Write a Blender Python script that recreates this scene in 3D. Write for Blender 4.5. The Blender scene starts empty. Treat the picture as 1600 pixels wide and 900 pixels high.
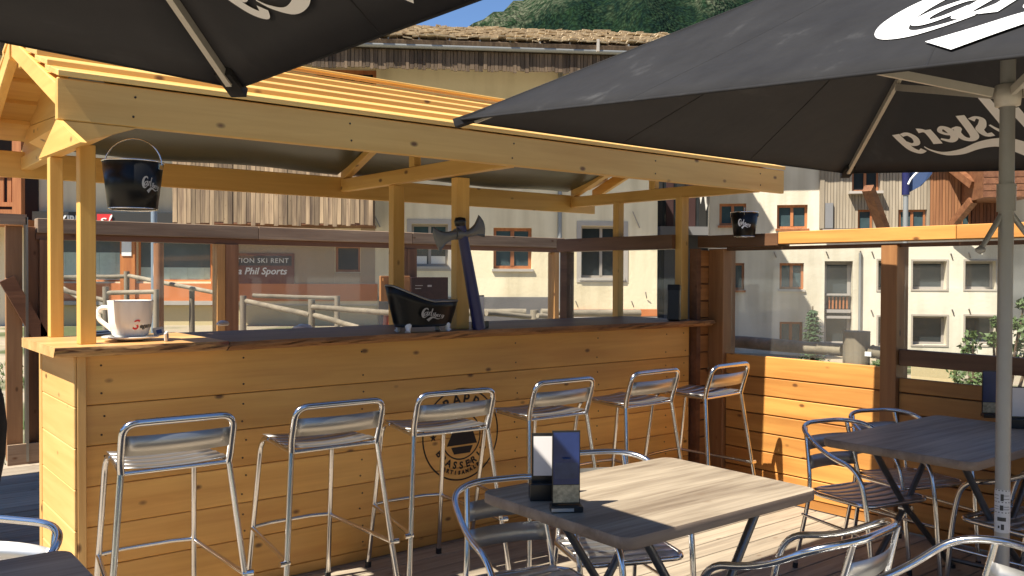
import bpy, math, random
from mathutils import Vector, Matrix
random.seed(7)
S = bpy.context.scene
COL = S.collection

# ------------------------------------------------------------------ camera
FPX = 1381.75                                   # focal length in pixels of the 1600 px wide photograph
RW = Matrix(((0.78240057, 0.00630968, -0.62274356),
             (-0.62276115, 0.01471981, -0.78227353),
             (0.00423077, 0.99987175, 0.01544621)))
CAM = Vector((0.0, 0.0, 1.5))
cd = bpy.data.cameras.new('camera'); cam = bpy.data.objects.new('camera', cd); COL.objects.link(cam)
cd.sensor_width = 36; cd.lens = FPX / 1600 * 36; cd.clip_start = 0.02; cd.clip_end = 6000
M4 = RW.to_4x4(); M4.translation = CAM; cam.matrix_world = M4
S.camera = cam
S.render.resolution_x = 1024; S.render.resolution_y = 576

# ------------------------------------------------------------------ light
SUN_EL = math.radians(54.5); SUN_DIR = Vector((-1.0, -0.04, 0)).normalized()
SV = Vector((SUN_DIR.x * math.cos(SUN_EL), SUN_DIR.y * math.cos(SUN_EL), math.sin(SUN_EL)))
W = bpy.data.worlds.new('World'); S.world = W; W.use_nodes = True
nt = W.node_tree
bg = nt.nodes['Background']; sky = nt.nodes.new('ShaderNodeTexSky')
sky.sky_type = 'NISHITA'; sky.sun_disc = False; sky.sun_elevation = SUN_EL
sky.sun_rotation = math.atan2(SUN_DIR.x, SUN_DIR.y); sky.altitude = 1800; sky.air_density = 1.0
sky.dust_density = 0.0; sky.ozone_density = 6.0
hsv = nt.nodes.new('ShaderNodeHueSaturation'); hsv.inputs['Saturation'].default_value = 1.0
nt.links.new(sky.outputs[0], hsv.inputs['Color']); nt.links.new(hsv.outputs[0], bg.inputs[0]); bg.inputs[1].default_value = 0.082
sd = bpy.data.lights.new('sun', 'SUN'); sd.energy = 5.0; sd.angle = math.radians(0.53); sd.color = (1, 0.93, 0.79)
sun = bpy.data.objects.new('sun', sd); COL.objects.link(sun)
sun.rotation_euler = (-SV).to_track_quat('-Z', 'Y').to_euler(); sun.location = (-20, 0, 30)
S.view_settings.view_transform = 'Standard'; S.view_settings.look = 'None'
S.view_settings.exposure = 1.02; S.view_settings.gamma = 1; S.view_settings.use_curve_mapping = False

# ------------------------------------------------------------------ helpers
def ray(x, y): return RW @ Vector((x - 800, -(y - 450), -FPX))
def atz(x, y, z): r = ray(x, y); return CAM + r * ((z - CAM.z) / r.z)
def atx(x, y, X): r = ray(x, y); return CAM + r * ((X - CAM.x) / r.x)
def aty(x, y, Y): r = ray(x, y); return CAM + r * ((Y - CAM.y) / r.y)
def atd(x, y, d): return CAM + ray(x, y) * (d / FPX)

class MB:
    def strip(s, lo, hi):
        n = len(lo); o = len(s.v); s.v += [Vector(p) for p in lo] + [Vector(p) for p in hi]
        for i in range(n-1): s.f.append([o+i, o+i+1, o+n+i+1, o+n+i]); s.sm.append(True)
        return s
    def __init__(s): s.v = []; s.f = []; s.sm = []
    def add(s, vs, fs, smooth=False):
        o = len(s.v); s.v += [Vector(p) for p in vs]
        for f in fs: s.f.append([i + o for i in f]); s.sm.append(smooth)
        return s
    def obox(s, c, ex, ey, ez):                       # centre and three half-axis vectors
        c, ex, ey, ez = Vector(c), Vector(ex), Vector(ey), Vector(ez)
        vs = [c + ex*a + ey*b + ez*d for d in (-1, 1) for b in (-1, 1) for a in (-1, 1)]
        return s.add(vs, [(0,2,3,1),(4,5,7,6),(0,1,5,4),(2,6,7,3),(0,4,6,2),(1,3,7,5)])
    def box(s, x0, x1, y0, y1, z0, z1):
        return s.obox(((x0+x1)/2, (y0+y1)/2, (z0+z1)/2), ((x1-x0)/2,0,0), (0,(y1-y0)/2,0), (0,0,(z1-z0)/2))
    def beam(s, p, q, w, h, up=(0,0,1)):
        p, q = Vector(p), Vector(q); d = (q-p).normalized(); side = d.cross(Vector(up)).normalized(); u = side.cross(d)
        return s.obox((p+q)/2, (q-p)/2, side*w/2, u*h/2)
    def tube(s, pts, r, n=8, closed=False, caps=True, rz=None):
        pts = [Vector(p) for p in pts]; m = len(pts); rings = []
        ref = None
        for i, p in enumerate(pts):
            if closed: t = (pts[(i+1) % m] - pts[i-1]).normalized()
            else: t = (pts[min(i+1, m-1)] - pts[max(i-1, 0)]).normalized()
            if ref is None:
                ref = Vector((0,0,1)) if abs(t.z) < .9 else Vector((1,0,0))
            a = (ref - t*ref.dot(t)).normalized(); ref = a; b = t.cross(a)
            rr = r[i] if isinstance(r, (list, tuple)) else r
            rings.append([p + (a*math.cos(2*math.pi*k/n) + b*math.sin(2*math.pi*k/n)) * rr for k in range(n)])
        vs = [v for g in rings for v in g]; fs = []
        for i in range(m if closed else m-1):
            j = (i+1) % m
            for k in range(n):
                fs.append((i*n+k, i*n+(k+1) % n, j*n+(k+1) % n, j*n+k))
        s.add(vs, fs, True)
        if not closed and caps:
            s.add(rings[0], [tuple(range(n))[::-1]]); s.add(rings[-1], [tuple(range(n))])
        return s
    def lathe(s, prof, n=24, c=(0,0,0), cap=True, sy=1.0):
        c = Vector(c); vs = []
        for r, z in prof:
            vs += [c + Vector((r*math.cos(2*math.pi*k/n), sy*r*math.sin(2*math.pi*k/n), z)) for k in range(n)]
        fs = []
        for i in range(len(prof)-1):
            for k in range(n): fs.append((i*n+k, i*n+(k+1) % n, (i+1)*n+(k+1) % n, (i+1)*n+k))
        s.add(vs, fs, True)
        return s
    def prism(s, poly, d):                            # polygon of 3-D points, extruded by vector d
        poly = [Vector(p) for p in poly]; d = Vector(d); n = len(poly)
        fs = [tuple(range(n))[::-1], tuple(range(n, 2*n))] + [(i, (i+1) % n, n+(i+1) % n, n+i) for i in range(n)]
        return s.add(poly + [p+d for p in poly], fs)
    def quad(s, *p): return s.add(p, [tuple(range(len(p)))])
    def mesh(s, name):
        me = bpy.data.meshes.new(name); me.from_pydata([tuple(v) for v in s.v], [], s.f)
        me.polygons.foreach_set('use_smooth', s.sm); me.update(); return me

def rounded(pts, r, n=4):
    pts = [Vector(p) for p in pts]; out = [pts[0]]
    for i in range(1, len(pts)-1):
        a, b, c = pts[i-1], pts[i], pts[i+1]
        ra = min(r, (a-b).length*.49, (c-b).length*.49)
        p0 = b + (a-b).normalized()*ra; p1 = b + (c-b).normalized()*ra
        for k in range(n+1):
            t = k/n; out.append(p0*(1-t)**2 + b*2*t*(1-t) + p1*t*t)
    out.append(pts[-1]); return out
def crom(pts, n=5):
    pts = [list(p) for p in pts]; P = [pts[0]] + pts + [pts[-1]]; out = []
    for i in range(1, len(P)-2):
        for k in range(n):
            t = k/n
            out.append([0.5*((2*P[i][j]) + (-P[i-1][j]+P[i+1][j])*t + (2*P[i-1][j]-5*P[i][j]+4*P[i+1][j]-P[i+2][j])*t*t
                        + (-P[i-1][j]+3*P[i][j]-3*P[i+1][j]+P[i+2][j])*t**3) for j in range(len(P[0]))])
    out.append(pts[-1]); return out

def root(name, label, cat, loc=(0,0,0), rz=0, group=None):
    o = bpy.data.objects.new(name, None); COL.objects.link(o); o.empty_display_size = .1
    o.location = loc; o.rotation_euler = (0,0,rz); o['label'] = label; o['category'] = cat
    if group: o['group'] = group
    return o
def part(name, mb, mat, parent=None, world=False, bevel=0, label=None, kind=None, thick=None):
    """link one mesh object; world=True: the vertices are world coordinates and the parents are unrotated"""
    me = mb if isinstance(mb, bpy.types.Mesh) else mb.mesh(name)
    o = bpy.data.objects.new(name, me); COL.objects.link(o)
    if mat is not None and not me.materials: me.materials.append(mat)
    if parent is not None:
        o.parent = parent
        if world:
            off = Vector((0,0,0)); p = parent
            while p: off += p.location; p = p.parent
            o.location = -off
    if bevel:
        b = o.modifiers.new('b', 'BEVEL'); b.width = bevel; b.segments = 1; b.limit_method = 'ANGLE'
    if thick:
        b = o.modifiers.new('s', 'SOLIDIFY'); b.thickness = thick; b.offset = 0
    if label: o['label'] = label
    if kind: o['kind'] = kind
    return o
def tag(o, label, cat, group=None):
    o['label'] = label; o['category'] = cat
    if group: o['group'] = group
    return o
def struct(o): o['kind'] = 'structure'; return o
def copy_tree(o, parent=None):
    c = o.copy(); COL.objects.link(c); c.parent = parent
    for ch in list(o.children): copy_tree(ch, c)
    return c

# ------------------------------------------------------------------ materials
def newmat(name):
    m = bpy.data.materials.new(name); m.use_nodes = True
    n = m.node_tree.nodes; l = m.node_tree.links; return m, n, l, n['Principled BSDF']
def plain(name, c, rough=.5, metal=0, noise=.12, scale=30, bump=0, spec=.5, coat=0):
    m, n, l, b = newmat(name)
    b.inputs['Roughness'].default_value = rough; b.inputs['Metallic'].default_value = metal
    b.inputs['Specular IOR Level'].default_value = spec; b.inputs['Coat Weight'].default_value = coat
    tc = n.new('ShaderNodeTexCoord'); nz = n.new('ShaderNodeTexNoise'); nz.inputs['Scale'].default_value = scale
    nz.inputs['Detail'].default_value = 6; l.new(tc.outputs['Object'], nz.inputs['Vector'])
    mx = n.new('ShaderNodeMix'); mx.data_type = 'RGBA'
    mx.inputs['A'].default_value = (*[x*(1-noise) for x in c], 1); mx.inputs['B'].default_value = (*[min(1, x*(1+noise)) for x in c], 1)
    l.new(nz.outputs['Fac'], mx.inputs['Factor']); l.new(mx.outputs['Result'], b.inputs['Base Color'])
    if bump:
        bp = n.new('ShaderNodeBump'); bp.inputs['Strength'].default_value = bump; bp.inputs['Distance'].default_value = .01
        l.new(nz.outputs['Fac'], bp.inputs['Height']); l.new(bp.outputs[0], b.inputs['Normal'])
    return m
def wood(name, c1, c2, axis='X', rough=.5, knots=.9, s=1.0, grain=1.0, rnd=.25, knotc=(.12,.045,.015), coat=0):
    """c1 light, c2 dark grain colour; grain runs along axis"""
    m, n, l, b = newmat(name)
    tc = n.new('ShaderNodeTexCoord'); oi = n.new('ShaderNodeObjectInfo')
    geo = n.new('ShaderNodeVectorMath'); geo.operation = 'MULTIPLY_ADD'
    comb = n.new('ShaderNodeCombineXYZ')
    for i in range(3): l.new(oi.outputs['Random'], comb.inputs[i])
    geo.inputs[1].default_value = (37.0, 53.0, 71.0); l.new(comb.outputs[0], geo.inputs[0]); l.new(tc.outputs['Object'], geo.inputs[2])
    mp = n.new('ShaderNodeMapping'); k = {'X': (1.2, 22, 22), 'Y': (22, 1.2, 22), 'Z': (22, 22, 1.2)}[axis]
    mp.inputs['Scale'].default_value = tuple(v*s for v in k); l.new(geo.outputs[0], mp.inputs['Vector'])
    n1 = n.new('ShaderNodeTexNoise'); n1.inputs['Scale'].default_value = 1; n1.inputs['Detail'].default_value = 8
    n1.inputs['Roughness'].default_value = .6; n1.inputs['Distortion'].default_value = .6
    l.new(mp.outputs[0], n1.inputs['Vector'])
    mp3 = n.new('ShaderNodeMapping'); k3 = {'X': (.6, 5, 5), 'Y': (5, .6, 5), 'Z': (5, 5, .6)}[axis]
    mp3.inputs['Scale'].default_value = k3; l.new(geo.outputs[0], mp3.inputs['Vector'])
    n3 = n.new('ShaderNodeTexNoise'); n3.inputs['Scale'].default_value = 1.3; n3.inputs['Detail'].default_value = 3
    l.new(mp3.outputs[0], n3.inputs['Vector'])
    av = n.new('ShaderNodeMath'); av.operation = 'ADD'; l.new(n1.outputs['Fac'], av.inputs[0]); l.new(n3.outputs['Fac'], av.inputs[1])
    mr = n.new('ShaderNodeMapRange'); mr.inputs['From Min'].default_value = .72; mr.inputs['From Max'].default_value = 1.28
    l.new(av.outputs[0], mr.inputs['Value'])
    mx = n.new('ShaderNodeMix'); mx.data_type = 'RGBA'; mx.inputs['A'].default_value = (*c2, 1); mx.inputs['B'].default_value = (*c1, 1)
    l.new(mr.outputs[0], mx.inputs['Factor'])
    # knots: sparse stretched cells
    mp2 = n.new('ShaderNodeMapping'); k2 = {'X': (4.5, 8, 8), 'Y': (8, 4.5, 8), 'Z': (8, 8, 4.5)}[axis]
    mp2.inputs['Scale'].default_value = k2; l.new(geo.outputs[0], mp2.inputs['Vector'])
    vo = n.new('ShaderNodeTexVoronoi'); vo.inputs['Scale'].default_value = 1; l.new(mp2.outputs[0], vo.inputs['Vector'])
    kr = n.new('ShaderNodeMapRange'); kr.inputs['From Min'].default_value = .05; kr.inputs['From Max'].default_value = .12
    kr.inputs['To Min'].default_value = knots; kr.inputs['To Max'].default_value = 0; l.new(vo.outputs['Distance'], kr.inputs['Value'])
    mk = n.new('ShaderNodeMix'); mk.data_type = 'RGBA'; mk.inputs['B'].default_value = (*knotc, 1)
    l.new(kr.outputs[0], mk.inputs['Factor']); l.new(mx.outputs['Result'], mk.inputs['A'])
    hs = n.new('ShaderNodeHueSaturation'); vr = n.new('ShaderNodeMapRange')
    vr.inputs['To Min'].default_value = 1-rnd; vr.inputs['To Max'].default_value = 1+rnd*.5
    l.new(oi.outputs['Random'], vr.inputs['Value']); l.new(vr.outputs[0], hs.inputs['Value']); l.new(mk.outputs['Result'], hs.inputs['Color'])
    l.new(hs.outputs[0], b.inputs['Base Color'])
    b.inputs['Roughness'].default_value = rough; b.inputs['Coat Weight'].default_value = coat; b.inputs['Coat Roughness'].default_value = .3
    bp = n.new('ShaderNodeBump'); bp.inputs['Strength'].default_value = .25*grain; bp.inputs['Distance'].default_value = .004
    l.new(n1.outputs['Fac'], bp.inputs['Height']); l.new(bp.outputs[0], b.inputs['Normal'])
    return m
PINE = ((.83,.53,.16), (.66,.365,.09))
pineX = wood('pine_x', *PINE, 'X', rnd=.14, coat=.15); pineY = wood('pine_y', *PINE, 'Y', rnd=.14); pineZ = wood('pine_z', *PINE, 'Z', rnd=.12)
BARC = ((.87,.48,.125), (.66,.31,.07))
barX = wood('bar_board_x', *BARC, 'X', rnd=.24, coat=.2, rough=.45)
barY = wood('bar_board_y', (.78,.50,.19), (.66,.37,.12), 'Y', rnd=.1); barZ = wood('bar_board_z', (.78,.50,.19), (.62,.34,.11), 'Z', rnd=.1)
slabX = wood('counter_slab', (.72,.45,.18), (.5,.25,.08), 'X', rnd=0, s=.8, rough=.4)
slabD = wood('counter_shaded', (.21,.13,.085), (.08,.042,.026), 'X', rnd=0, s=.8, rough=.45)  # darker brown holds the roof's shadow on the counter
barkX = wood('bark_edge', (.50,.24,.09), (.07,.02,.01), 'X', rnd=0, s=2.2, rough=.8, grain=6)
fenY = wood('fence_board', (.68,.33,.085), (.42,.17,.04), 'Y', rnd=.3); fenZ = wood('fence_post', (.42,.2,.075), (.24,.1,.035), 'Z', rnd=.15)
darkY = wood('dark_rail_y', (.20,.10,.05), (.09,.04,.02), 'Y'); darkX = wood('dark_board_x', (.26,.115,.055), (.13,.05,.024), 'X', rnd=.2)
greyX = wood('weathered_rail', (.38,.27,.18), (.2,.125,.08), 'X', s=1.4, rough=.8); brownZ = wood('brown_post', (.34,.16,.075), (.16,.065,.03), 'Z', rnd=.25)
litZ = wood('lit_post', (.62,.32,.11), (.42,.2,.06), 'Z')  # brighter wood paints the sunlit side of the fence posts
deckM = wood('deck_board', (.46,.38,.285), (.23,.185,.14), 'X', s=1.5, rough=.75, rnd=.3, knots=.4, grain=3)
tableM = wood('table_top', (.48,.40,.30), (.18,.135,.095), 'X', s=1.7, rough=.45, rnd=0, knots=.35, knotc=(.2,.13,.08))
tableE = wood('table_edge', (.34,.26,.2), (.17,.12,.09), 'X', s=1.0, rough=.55, rnd=0, knots=.2)
clad = wood('old_cladding', (.50,.36,.22), (.15,.10,.07), 'Z', s=.6, rough=.9, rnd=.45, knots=.6)
cladG = wood('grey_cladding', (.40,.34,.26), (.28,.23,.17), 'Z', s=.6, rough=.9, rnd=.2, knots=.2)
cladO = wood('orange_cladding', (.34,.155,.065), (.22,.09,.038), 'Z', s=.6, rough=.8, rnd=.2, knots=.2)
fringeM = wood('fringe', (.20,.14,.09), (.07,.045,.03), 'Z', s=.6, rough=.9, rnd=.5, knots=.3)
redwood = wood('red_joinery', (.46,.18,.065), (.30,.10,.035), 'Z', rough=.6, knots=.1)
logM = wood('grey_log', (.36,.30,.22), (.18,.15,.11), 'X', s=.7, rough=.9, rnd=.2, knots=.3); logZ = wood('grey_log_z', (.34,.28,.21), (.17,.14,.10), 'Z', s=.7, rough=.9, rnd=.2, knots=.3)
alu = plain('polished_aluminium', (.72,.72,.73), .17, 1, noise=.05, scale=14)
aluS = plain('brushed_seat', (.58,.57,.55), .42, 1, noise=.12, scale=8)
aluD = plain('dull_aluminium', (.30,.30,.29), .42, 1, noise=.1)
legM = plain('dark_table_leg', (.17,.17,.17), .35, .8, noise=.1)
poleM = plain('umbrella_pole', (.33,.33,.32), .45, .35, noise=.1, scale=12)
ribM = plain('umbrella_rib', (.55,.52,.46), .4, .2, noise=.1)
blackP = plain('black_plastic', (.012,.012,.013), .3, noise=.3)
blackG = plain('black_enamel', (.008,.008,.008), .32, noise=.2, spec=.3)
white = plain('white_print', (.88,.88,.88), .5, noise=.02)
whiteG = plain('white_glaze', (.80,.79,.76), .18, noise=.02, coat=.5)
silver = plain('silver_print', (.42,.42,.42), .4, .3, noise=.1)
chromeM = plain('chrome', (.8,.8,.8), .12, 1, noise=.03)
rubber = plain('rubber', (.02,.02,.02), .7)
blueH = plain('blue_handle', (.018,.02,.09), .35, noise=.2)
axeM = plain('axe_head', (.17,.17,.16), .42, .5, noise=.3, scale=20, bump=.1)
cardW = plain('card_white', (.78,.74,.74), .4, noise=.04, scale=60); cardB = plain('card_blue', (.018,.035,.13), .3, noise=.5, scale=14)
photoM = plain('card_photo', (.42,.36,.24), .4, noise=.9, scale=90)
stampM = plain('stamp_black', (.02,.012,.01), .7)
redM = plain('red_sign', (.62,.03,.035), .5); 
signR = plain('brown_sign', (.17,.055,.035), .6, noise=.1); signD = plain('sign_dark', (.035,.035,.035), .5)
def render_wall(name, c):
    m, n, l, b = newmat(name); tc = n.new('ShaderNodeTexCoord'); cols = []
    for sc, v in (((2.2,2.2,.18), 1.0), ((.5,.5,.5), 1.0), ((12,12,12), 1.0)):
        mp = n.new('ShaderNodeMapping'); mp.inputs['Scale'].default_value = sc; l.new(tc.outputs['Object'], mp.inputs[0])
        nz = n.new('ShaderNodeTexNoise'); nz.inputs['Scale'].default_value = v; nz.inputs['Detail'].default_value = 7; l.new(mp.outputs[0], nz.inputs['Vector']); cols.append(nz)
    a = n.new('ShaderNodeMath'); a.operation = 'ADD'; l.new(cols[0].outputs['Fac'], a.inputs[0]); l.new(cols[1].outputs['Fac'], a.inputs[1])
    mr = n.new('ShaderNodeMapRange'); mr.inputs['From Min'].default_value = .75; mr.inputs['From Max'].default_value = 1.1; l.new(a.outputs[0], mr.inputs['Value'])
    mx = n.new('ShaderNodeMix'); mx.data_type = 'RGBA'; mx.inputs['A'].default_value = (c[0]*.74, c[1]*.72, c[2]*.68, 1); mx.inputs['B'].default_value = (*c, 1)
    l.new(mr.outputs[0], mx.inputs['Factor']); l.new(mx.outputs['Result'], b.inputs['Base Color']); b.inputs['Roughness'].default_value = .9; b.inputs['Specular IOR Level'].default_value = .1
    bp = n.new('ShaderNodeBump'); bp.inputs['Strength'].default_value = .3; bp.inputs['Distance'].default_value = .02; l.new(cols[2].outputs['Fac'], bp.inputs['Height']); l.new(bp.outputs[0], b.inputs['Normal'])
    return m
beige = render_wall('cream_render', (.84,.73,.52))
beige2 = render_wall('pale_render', (.70,.64,.53))
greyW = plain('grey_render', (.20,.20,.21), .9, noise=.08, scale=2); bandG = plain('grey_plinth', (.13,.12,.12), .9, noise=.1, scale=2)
taupeD = plain('taupe_shade', (.40,.31,.22), .9, noise=.08, scale=2)  # darker taupe stands for the wall in the balcony's shade
taupe = plain('taupe_render', (.62,.53,.42), .9, noise=.07, scale=1.5)
bandO = plain('orange_plinth', (.56,.19,.065), .8, noise=.12, scale=3)
sill = plain('sill_stone', (.42,.38,.34), .8, noise=.1, scale=5); frameG = plain('grey_frame', (.30,.27,.25), .7, noise=.1)
zinc = plain('zinc', (.30,.31,.31), .5, .4, noise=.15, scale=3); blueG = plain('blue_grey_pipe', (.22,.27,.33), .5, .2)
curtain = plain('pale_curtain', (.46,.56,.52), .8, noise=.2, scale=9)
capM = plain('white_cap', (.75,.76,.78), .6)
dirt = plain('dirt', (.40,.34,.24), .95, noise=.25, scale=.6, bump=.3)
leaf1 = plain('fir_green', (.045,.085,.035), .7, noise=.4, scale=3); leaf2 = plain('leaf_green', (.085,.13,.04), .6, noise=.45, scale=4)
barkM = plain('bark', (.12,.08,.05), .9, noise=.3)
cream = plain('parcel_white', (.72,.70,.66), .6); skinb = plain('black_cloth', (.008,.008,.01), .8, noise=.3)
blueF = plain('blue_flag', (.03,.06,.15), .7, noise=.2); orangeF = plain('orange_plastic', (.75,.16,.07), .5)
yellowS = plain('yellow_board', (.55,.45,.25), .7, noise=.1)
def glassmat(name, tint, dark=.0, refl=.10):
    m, n, l, b = newmat(name); out = n['Material Output']; n.remove(b)
    tr = n.new('ShaderNodeBsdfTransparent'); tr.inputs[0].default_value = (*tint, 1)
    gl = n.new('ShaderNodeBsdfGlossy'); gl.inputs['Roughness'].default_value = .03; gl.inputs['Color'].default_value = (.9,.9,.9,1)
    df = n.new('ShaderNodeBsdfDiffuse'); df.inputs[0].default_value = (.72,.68,.62,1)
    lw = n.new('ShaderNodeLayerWeight'); lw.inputs['Blend'].default_value = .5; pw = n.new('ShaderNodeMath'); pw.operation = 'POWER'; pw.inputs[1].default_value = 4.5
    l.new(lw.outputs['Facing'], pw.inputs[0]); fr = n.new('ShaderNodeMath'); fr.operation = 'MULTIPLY_ADD'; fr.inputs[1].default_value = .7; fr.inputs[2].default_value = .025; l.new(pw.outputs[0], fr.inputs[0])
    nz = n.new('ShaderNodeTexNoise'); nz.inputs['Scale'].default_value = 3; nz.inputs['Detail'].default_value = 5
    tc = n.new('ShaderNodeTexCoord'); l.new(tc.outputs['Object'], nz.inputs['Vector'])
    mm = n.new('ShaderNodeMath'); mm.operation = 'MULTIPLY'; mm.inputs[1].default_value = dark*2; l.new(nz.outputs['Fac'], mm.inputs[0])  # noise mixes a pale haze into the pane
    a = n.new('ShaderNodeMixShader'); l.new(mm.outputs[0], a.inputs[0]); l.new(tr.outputs[0], a.inputs[1]); l.new(df.outputs[0], a.inputs[2])
    c = n.new('ShaderNodeMixShader'); l.new(fr.outputs[0], c.inputs[0]); l.new(a.outputs[0], c.inputs[1]); l.new(gl.outputs[0], c.inputs[2])
    l.new(c.outputs[0], out.inputs[0]); return m
glassF = glassmat('fence_glass', (.97,.98,.975), .028); glassD = glassmat('hazy_glass', (.93,.93,.92), .085)
paneD = plain('dark_pane', (.025,.03,.035), .08, noise=.4, scale=2); paneB = plain('bluish_pane', (.05,.08,.09), .08, noise=.5, scale=3)
# umbrella fabric: faded black cloth with dusty streaks on it
def fabric():
    m, n, l, b = newmat('umbrella_fabric')
    tc = n.new('ShaderNodeTexCoord'); mp = n.new('ShaderNodeMapping'); mp.inputs['Scale'].default_value = (2, 5, 5)
    l.new(tc.outputs['Object'], mp.inputs[0])
    nz = n.new('ShaderNodeTexNoise'); nz.inputs['Scale'].default_value = 1.1; nz.inputs['Detail'].default_value = 9; nz.inputs['Roughness'].default_value = .65
    l.new(mp.outputs[0], nz.inputs['Vector'])
    cr = n.new('ShaderNodeValToRGB'); e = cr.color_ramp.elements
    e[0].position = .35; e[0].color = (.019,.019,.021,1); e[1].position = .60; e[1].color = (.025,.025,.027,1)
    x = e.new(.74); x.color = (.055,.055,.057,1); l.new(nz.outputs['Fac'], cr.inputs[0]); l.new(cr.outputs[0], b.inputs['Base Color'])
    b.inputs['Roughness'].default_value = .85; b.inputs['Specular IOR Level'].default_value = .12
    n2 = n.new('ShaderNodeTexNoise'); n2.inputs['Scale'].default_value = 2.2; n2.inputs['Detail'].default_value = 4; l.new(tc.outputs['Object'], n2.inputs['Vector'])
    bp = n.new('ShaderNodeBump'); bp.inputs['Strength'].default_value = .5; bp.inputs['Distance'].default_value = .07
    l.new(n2.outputs['Fac'], bp.inputs['Height']); l.new(bp.outputs[0], b.inputs['Normal'])
    tl = n.new('ShaderNodeBsdfTranslucent'); tl.inputs[0].default_value = (.085,.078,.072,1); ad = n.new('ShaderNodeAddShader')
    out = n['Material Output']; l.new(b.outputs[0], ad.inputs[0]); l.new(tl.outputs[0], ad.inputs[1]); l.new(ad.outputs[0], out.inputs[0])
    return m
fabM = fabric()
# dark olive membrane under the kiosk roof, slightly glossy
memM = plain('roof_membrane', (.06,.066,.045), .3, noise=.35, scale=2.5, bump=.6)
def groundmat():
    m, n, l, b = newmat('ground'); tc = n.new('ShaderNodeTexCoord')
    n1 = n.new('ShaderNodeTexNoise'); n1.inputs['Scale'].default_value = .35; n1.inputs['Detail'].default_value = 6; l.new(tc.outputs['Object'], n1.inputs['Vector'])
    n2 = n.new('ShaderNodeTexNoise'); n2.inputs['Scale'].default_value = 9; n2.inputs['Detail'].default_value = 6; l.new(tc.outputs['Object'], n2.inputs['Vector'])
    cr = n.new('ShaderNodeValToRGB'); e = cr.color_ramp.elements
    e[0].position = .42; e[0].color = (.10,.12,.045,1); e[1].position = .52; e[1].color = (.42,.35,.25,1)
    l.new(n1.outputs['Fac'], cr.inputs[0])
    mx = n.new('ShaderNodeMix'); mx.data_type = 'RGBA'; mx.blend_type = 'MULTIPLY'; mx.inputs['Factor'].default_value = .7
    l.new(cr.outputs[0], mx.inputs['A']); l.new(n2.outputs['Color'], mx.inputs['B'])
    cr2 = n.new('ShaderNodeMix'); cr2.data_type = 'RGBA'; cr2.inputs['Factor'].default_value = .5
    l.new(mx.outputs['Result'], cr2.inputs['A']); l.new(cr.outputs[0], cr2.inputs['B'])
    l.new(cr2.outputs['Result'], b.inputs['Base Color']); b.inputs['Roughness'].default_value = .95; return m
groundM = groundmat()
def mountainmat():
    m, n, l, b = newmat('mountain'); tc = n.new('ShaderNodeTexCoord')
    n1 = n.new('ShaderNodeTexNoise'); n1.inputs['Scale'].default_value = .006; n1.inputs['Detail'].default_value = 8; n1.inputs['Roughness'].default_value = .6
    n2 = n.new('ShaderNodeTexNoise'); n2.inputs['Scale'].default_value = .05; n2.inputs['Detail'].default_value = 6; n2.inputs['Roughness'].default_value = .7
    l.new(tc.outputs['Object'], n1.inputs['Vector']); l.new(tc.outputs['Object'], n2.inputs['Vector'])
    at = n.new('ShaderNodeAttribute'); at.attribute_name = 'kindmask'
    cr = n.new('ShaderNodeValToRGB'); e = cr.color_ramp.elements
    e[0].position = .40; e[0].color = (.005,.015,.012,1); e[1].position = .60; e[1].color = (.014,.032,.014,1); l.new(n2.outputs['Fac'], cr.inputs[0])
    cr2 = n.new('ShaderNodeValToRGB'); e = cr2.color_ramp.elements
    e[0].position = .44; e[0].color = (.022,.045,.02,1); e[1].position = .58; e[1].color = (.12,.13,.085,1); l.new(n2.outputs['Fac'], cr2.inputs[0])
    ad = n.new('ShaderNodeMath'); ad.operation = 'MULTIPLY_ADD'; ad.inputs[1].default_value = 1.1; ad.inputs[2].default_value = -.55; l.new(n1.outputs['Fac'], ad.inputs[0])
    a2 = n.new('ShaderNodeMath'); a2.operation = 'ADD'; a2.use_clamp = True; l.new(ad.outputs[0], a2.inputs[0]); l.new(at.outputs['Fac'], a2.inputs[1])
    mx = n.new('ShaderNodeMix'); mx.data_type = 'RGBA'; l.new(a2.outputs[0], mx.inputs['Factor']); l.new(cr.outputs[0], mx.inputs['A']); l.new(cr2.outputs[0], mx.inputs['B'])
    l.new(mx.outputs['Result'], b.inputs['Base Color']); b.inputs['Roughness'].default_value = 1; b.inputs['Specular IOR Level'].default_value = .05
    vo = n.new('ShaderNodeTexVoronoi'); vo.inputs['Scale'].default_value = .11; l.new(tc.outputs['Object'], vo.inputs['Vector'])
    mu = n.new('ShaderNodeMix'); mu.data_type = 'RGBA'; mu.blend_type = 'MULTIPLY'; mu.inputs['Factor'].default_value = .75
    vr = n.new('ShaderNodeMapRange'); vr.inputs['From Max'].default_value = .7; vr.inputs['To Min'].default_value = 1.45; vr.inputs['To Max'].default_value = .35; l.new(vo.outputs['Distance'], vr.inputs['Value'])
    l.new(mx.outputs['Result'], mu.inputs['A']); l.new(vr.outputs[0], mu.inputs['B']); l.new(mu.outputs['Result'], b.inputs['Base Color'])
    bp = n.new('ShaderNodeBump'); bp.inputs['Strength'].default_value = 1; bp.inputs['Distance'].default_value = 6; bp.invert = True; l.new(vo.outputs['Distance'], bp.inputs['Height']); l.new(bp.outputs[0], b.inputs['Normal'])
    return m
mountM = mountainmat()

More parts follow.
